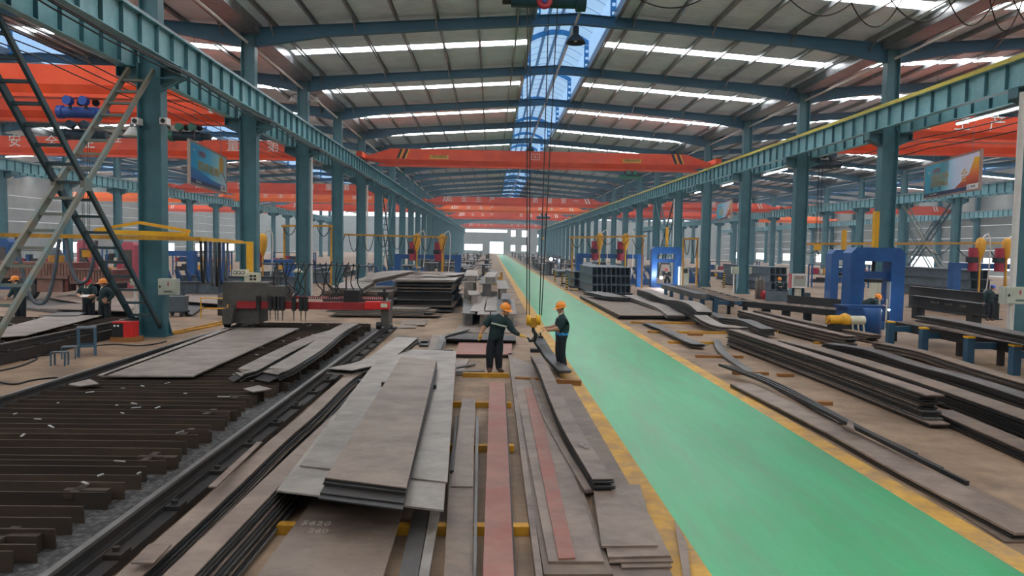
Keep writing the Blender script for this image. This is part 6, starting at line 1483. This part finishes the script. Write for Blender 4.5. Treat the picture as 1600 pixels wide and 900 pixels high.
# plates and sheet in the truck hall beyond the workers
gz = 'plates on the floor of the truck hall'
for k, (q, z, m_) in enumerate((([(75, 464), (215, 490), (240, 470), (130, 458)], .25, 'plate_pink'), ([(20, 478), (130, 490), (150, 472), (40, 467)], .12, 'plate_mid'), ([(62, 482), (200, 486), (215, 478), (110, 474)], .3, 'plate_brown'), ([(282, 470), (358, 476), (395, 440), (300, 447)], .25, 'plate_pink'), ([(268, 482), (300, 492), (330, 470), (290, 462)], .1, 'plate_dark'))):
    plate4(q, z, z-.01 if k in (1,) else .03, m_, 'flat plate on the floor of the truck hall, %s' % ('behind the two talking workers', 'under the lorry side', 'at the knees of the talking workers', 'behind the hanging hoses', 'beside the wheeled bin cart')[k], gz)
for k, (x0, y0, x1, y1) in enumerate(((75, 470, 215, 492), (282, 476, 358, 480), (100, 486, 215, 488))):
    a, b = G(x0, y0), G(x1, y1); 
    tag(MB().bar((0, .3, .1), (b.x-a.x, b.y-a.y+.3, .1), .15, .2).build('support_bar', 'plate_dark', None, (a.x, a.y, 0)), 'dark bar supporting a plate in the truck hall, %s' % ('behind the talkers', 'behind the hoses', 'by the knees of the talkers')[k], 'bar', 'support bars in the truck hall')
# machines far back in the truck hall: blue cabinet, pink red housing, joist row
mat('pink_red', '#b04a5a', '#bf5868', .5)
for k, (px0, px1, py0, py1, Y, m_, lab, nm, cat) in enumerate((( -10, 14, 373, 428, 44, 'press_blue', 'blue machine cabinet behind the lorry', 'machine_cabinet', 'cabinet'), (190, 210, 378, 412, 45, 'pink_red', 'pink-red machine housing behind the cross brace', 'machine_housing', 'machine'), (120, 140, 376, 398, 47, 'pink_red', 'second pink-red machine housing behind the lorry', 'machine_housing', 'machine'))):
    a, b = AT(px0, py1, Y), AT(px1, py0, Y); t = thing(nm, lab, cat, (a.x, Y, 0)); w = b.x-a.x
    MB().box(0, w, 0, 1.0, 0, b.z-.2).build('housing', m_, t); MB().prism([(0, b.z-.2), (w*.15, b.z), (w*.85, b.z), (w, b.z-.2)], 0, 1.0).build('hood', m_, t); MB().box(w*.2, w*.8, -.03, 0, .8, b.z-.5).build('door_panel', 'machine_grey', t)
rj = random.Random(9)
jm = [hbeam_mesh(.5, .7, 9, 'beam_grey', .03, .02), hbeam_mesh(.4, .5, 7, 'plate_dark', .03, .02)]
for k in range(14):
    y = 56+(k//3)*10; x = -13.4-rj.uniform(.0, .6)-(k % 3)*2.4
    tag(put('steel_joist', jm[k % 2], None, (x, y, rj.choice((0, 0, .0)))), 'grey joist on the floor of the truck hall, %s from the front' % ORD[k], 'beam', 'joists in the truck hall')
for k in range(14):
    y = 70+(k//3)*10; x = 20.5+rj.uniform(0, .8)+(k % 3)*3
    tag(put('steel_joist', jm[k % 2], None, (x, y, 0)), 'grey joist on the floor of the billboard hall, %s from the front' % ORD[k], 'beam', 'joists in the billboard hall')
# black and yellow marker posts by the low beam stack
mat('marker', '#d8a818', None, .5)
nt = M['marker'].node_tree; tc = nt.nodes.new('ShaderNodeTexCoord'); wv = nt.nodes.new('ShaderNodeTexWave'); wv.bands_direction = 'Z'; wv.inputs['Scale'].default_value = 1.6; cr = nt.nodes.new('ShaderNodeValToRGB'); cr.color_ramp.interpolation = 'CONSTANT'
cr.color_ramp.elements[0].color = lin('#161616'); cr.color_ramp.elements[1].color = lin('#e0b020'); cr.color_ramp.elements[1].position = .5
nt.links.new(tc.outputs['Object'], wv.inputs['Vector']); nt.links.new(wv.outputs['Fac'], cr.inputs[0]); nt.links.new(cr.outputs[0], nt.nodes['Principled BSDF'].inputs['Base Color'])
for k, (px, py, h, lab) in enumerate(((885.5, 453, 1.05, 'striped marker post in front of the tall beam stack'), (878, 447, 1.05, 'striped marker post at the low beam stack'), (867, 440, 1.0, 'striped marker post at the far corner of the low beam stack'), (1131, 449, 1.25, 'striped marker post before the pile behind the electric box'), (1290, 460, 1.1, 'striped marker post beside the smaller blue press'), (784, 446, 1.0, 'striped marker post at the aisle line beside the beam heap'))):
    p = G(px, py); t = thing('marker_post', lab, 'post', p, group='striped marker posts'); MB().box(-.06, .06, -.06, .06, 0.02, h).build('post_shaft', 'marker', t); MB().box(-.14, .14, -.14, .14, 0, .02).build('foot', 'marker', t)
a, b = G(886, 453.5), G(905, 454.5); tag(MB().bar((0.2, 0, .04), (b.x-a.x, b.y-a.y, .04), .1, .08).build('floor_barrier', 'marker', None, (a.x, a.y, 0)), 'striped low barrier in front of the tall beam stack', 'barrier')
# yellow storage rack beside the aisle line
p = G(778, 452); t = thing('storage_rack', 'yellow posted rack beside the aisle line behind the beam heap', 'rack', p)
for dy in (0, 1.4, 2.8):
    for dx in (-.9, .25): MB().box(dx-.05, dx+.05, dy-.05, dy+.05, 0, 1.15).build('post', 'yellow_dunnage', t)
for z in (.3, .75):
    for dy in (0, 1.4, 2.8): MB().box(-.85, .2, dy-.04, dy+.04, z-.05, z).build('cross_bar', 'yellow_dunnage', t)
tag(put('steel_joist', hbeam_mesh(.5, .45, 3.4, 'beam_grey'), None, (p.x-.35, p.y-.2, .755)), 'pale joist lying in the yellow rack', 'beam')
# clear-up: welding fume above the far arc and gas cylinders by the plates
mat('cylinder_grey', '#6f6a62', '#7d776e', .5)
for k, px in enumerate((1183, 1188, 1193)):
    p = G(px, 452); p.y = 45.5; p.x = AT(px, 440, 45.5).x; t = thing('gas_cylinder', 'gas cylinder behind the upright grey web plate, %s from the column' % ORD[k], 'gas cylinder', (p.x, p.y, 0), group='gas cylinders')
    MB().lathe([(0, 0), (.11, 0), (.11, 1.2), (.08, 1.33), (.03, 1.38), (.03, 1.45), (0, 1.45)], 12).build('cylinder_body', 'cylinder_grey', t); MB().cyl((0, 0, 1.45), (0, 0, 1.5), .05, 8).build('valve', 'galv', t)
p = G(1190, 468); t = thing('hydrant_pipe', 'red flanged pipe end beside the grey web plate', 'pipe', p); MB().cyl((0, 0, .35), (.35, 0, .35), .22, 14).build('pipe_end', 'red_paint', t); MB().box(.05, .3, -.1, .1, 0, .2).build('pipe_foot', 'red_paint', t)
# long dark girders and racks filling the truck hall behind the hanging hoses
for k, (px0, px1, py, Y, h, lab) in enumerate(((258, 372, 440, 39.5, .75, 'long dark girder lying behind the hanging hoses'), (275, 470, 428, 46, .8, 'second dark girder lying behind the hanging hoses'), (-20, 150, 412, 52, .9, 'dark girder lying behind the lorry'), (400, 520, 424, 54, .8, 'dark girder between the third and fourth column'))):
    a, b = AT(px0, py, Y), AT(px1, py, Y); L_ = b.x-a.x
    t = thing('built_up_girder', lab, 'steel beam', (a.x, Y, 0), group='girders across the truck hall')
    MB().box(0, L_, -.02, .02, .13, .1+h).build('web', 'beam_grey', t); MB().box(0, L_, -.22, .22, .1, .13).build('lower_flange', 'plate_mid', t); MB().box(0, L_, -.22, .22, .1+h, .13+h).build('upper_flange', 'plate_mid', t)
    for q in range(int(L_/1.2)): MB().box(.5+q*1.2, .52+q*1.2, -.2, .2, .13, .1+h).build('stiffener', 'beam_grey', t)
    for q in (.12, .88): MB().box(L_*q-.1, L_*q+.1, -.3, .3, 0, .1).build('bearer', 'timber', t)
def rack(px, Y, w, h, lab, m1='press_blue', m2='machine_grey'):
    a = AT(px, 400, Y); t = thing('storage_rack', lab, 'rack', (a.x, Y, 0), group='racks in the side halls')
    for x in (0, w):
        for y in (0, .7): MB().box(x-.05, x+.05, y-.05, y+.05, 0, h).build('upright', m1, t)
    for z in (.4, h*.55, h-.1): MB().box(0, w, 0, .7, z, z+.06).build('shelf', m2, t)
    r = random.Random(px)
    for z in (.46, h*.55+.06):
        x = .15
        while x < w-.4:
            ww = r.uniform(.2, .5); MB().box(x, x+ww, .1, .6, z, z+r.uniform(.15, h*.3)).build('stored_part', r.choice(('plate_dark', 'hopper_red', 'press_blue_dark', 'cream', 'motor_yellow')), t); x += ww+.12
rack(20, 58, 4, 2.2, 'blue rack with machine parts far behind the lorry')
rack(160, 60, 4, 2.4, 'blue rack with machine parts behind the cross brace')
rack(270, 66, 5, 2.2, 'blue rack with parts behind the hanging hoses')
rack(425, 70, 4, 2.2, 'blue rack with parts between the second and third column')
rack(1110, 72, 5, 2.0, 'blue rack with parts behind the second press column')
rack(1270, 62, 5, 2.0, 'blue rack with parts behind the fire box')
rack(1430, 58, 4, 2.0, 'blue rack with parts under the big billboard')
# ------------------------------------------------------------------ thin blue work haze filling the depth of the hall
hz = bpy.data.materials.new('haze'); hz.use_nodes = True; nt = hz.node_tree; nt.nodes.clear()
ou = nt.nodes.new('ShaderNodeOutputMaterial'); sc_ = nt.nodes.new('ShaderNodeVolumeScatter'); sc_.inputs['Color'].default_value = (.6, .82, 1, 1); sc_.inputs['Density'].default_value = 0.0014; sc_.inputs['Anisotropy'].default_value = .2
nt.links.new(sc_.outputs[0], ou.inputs['Volume']); M['haze'] = hz
tag(MB().box(XWL+.3, XW-.3, 20, ROW(NB)+.3, .02, 12.3).build('haze', 'haze'), 'thin bluish haze deep in the hall', 'haze', kind='stuff')
flush_text()
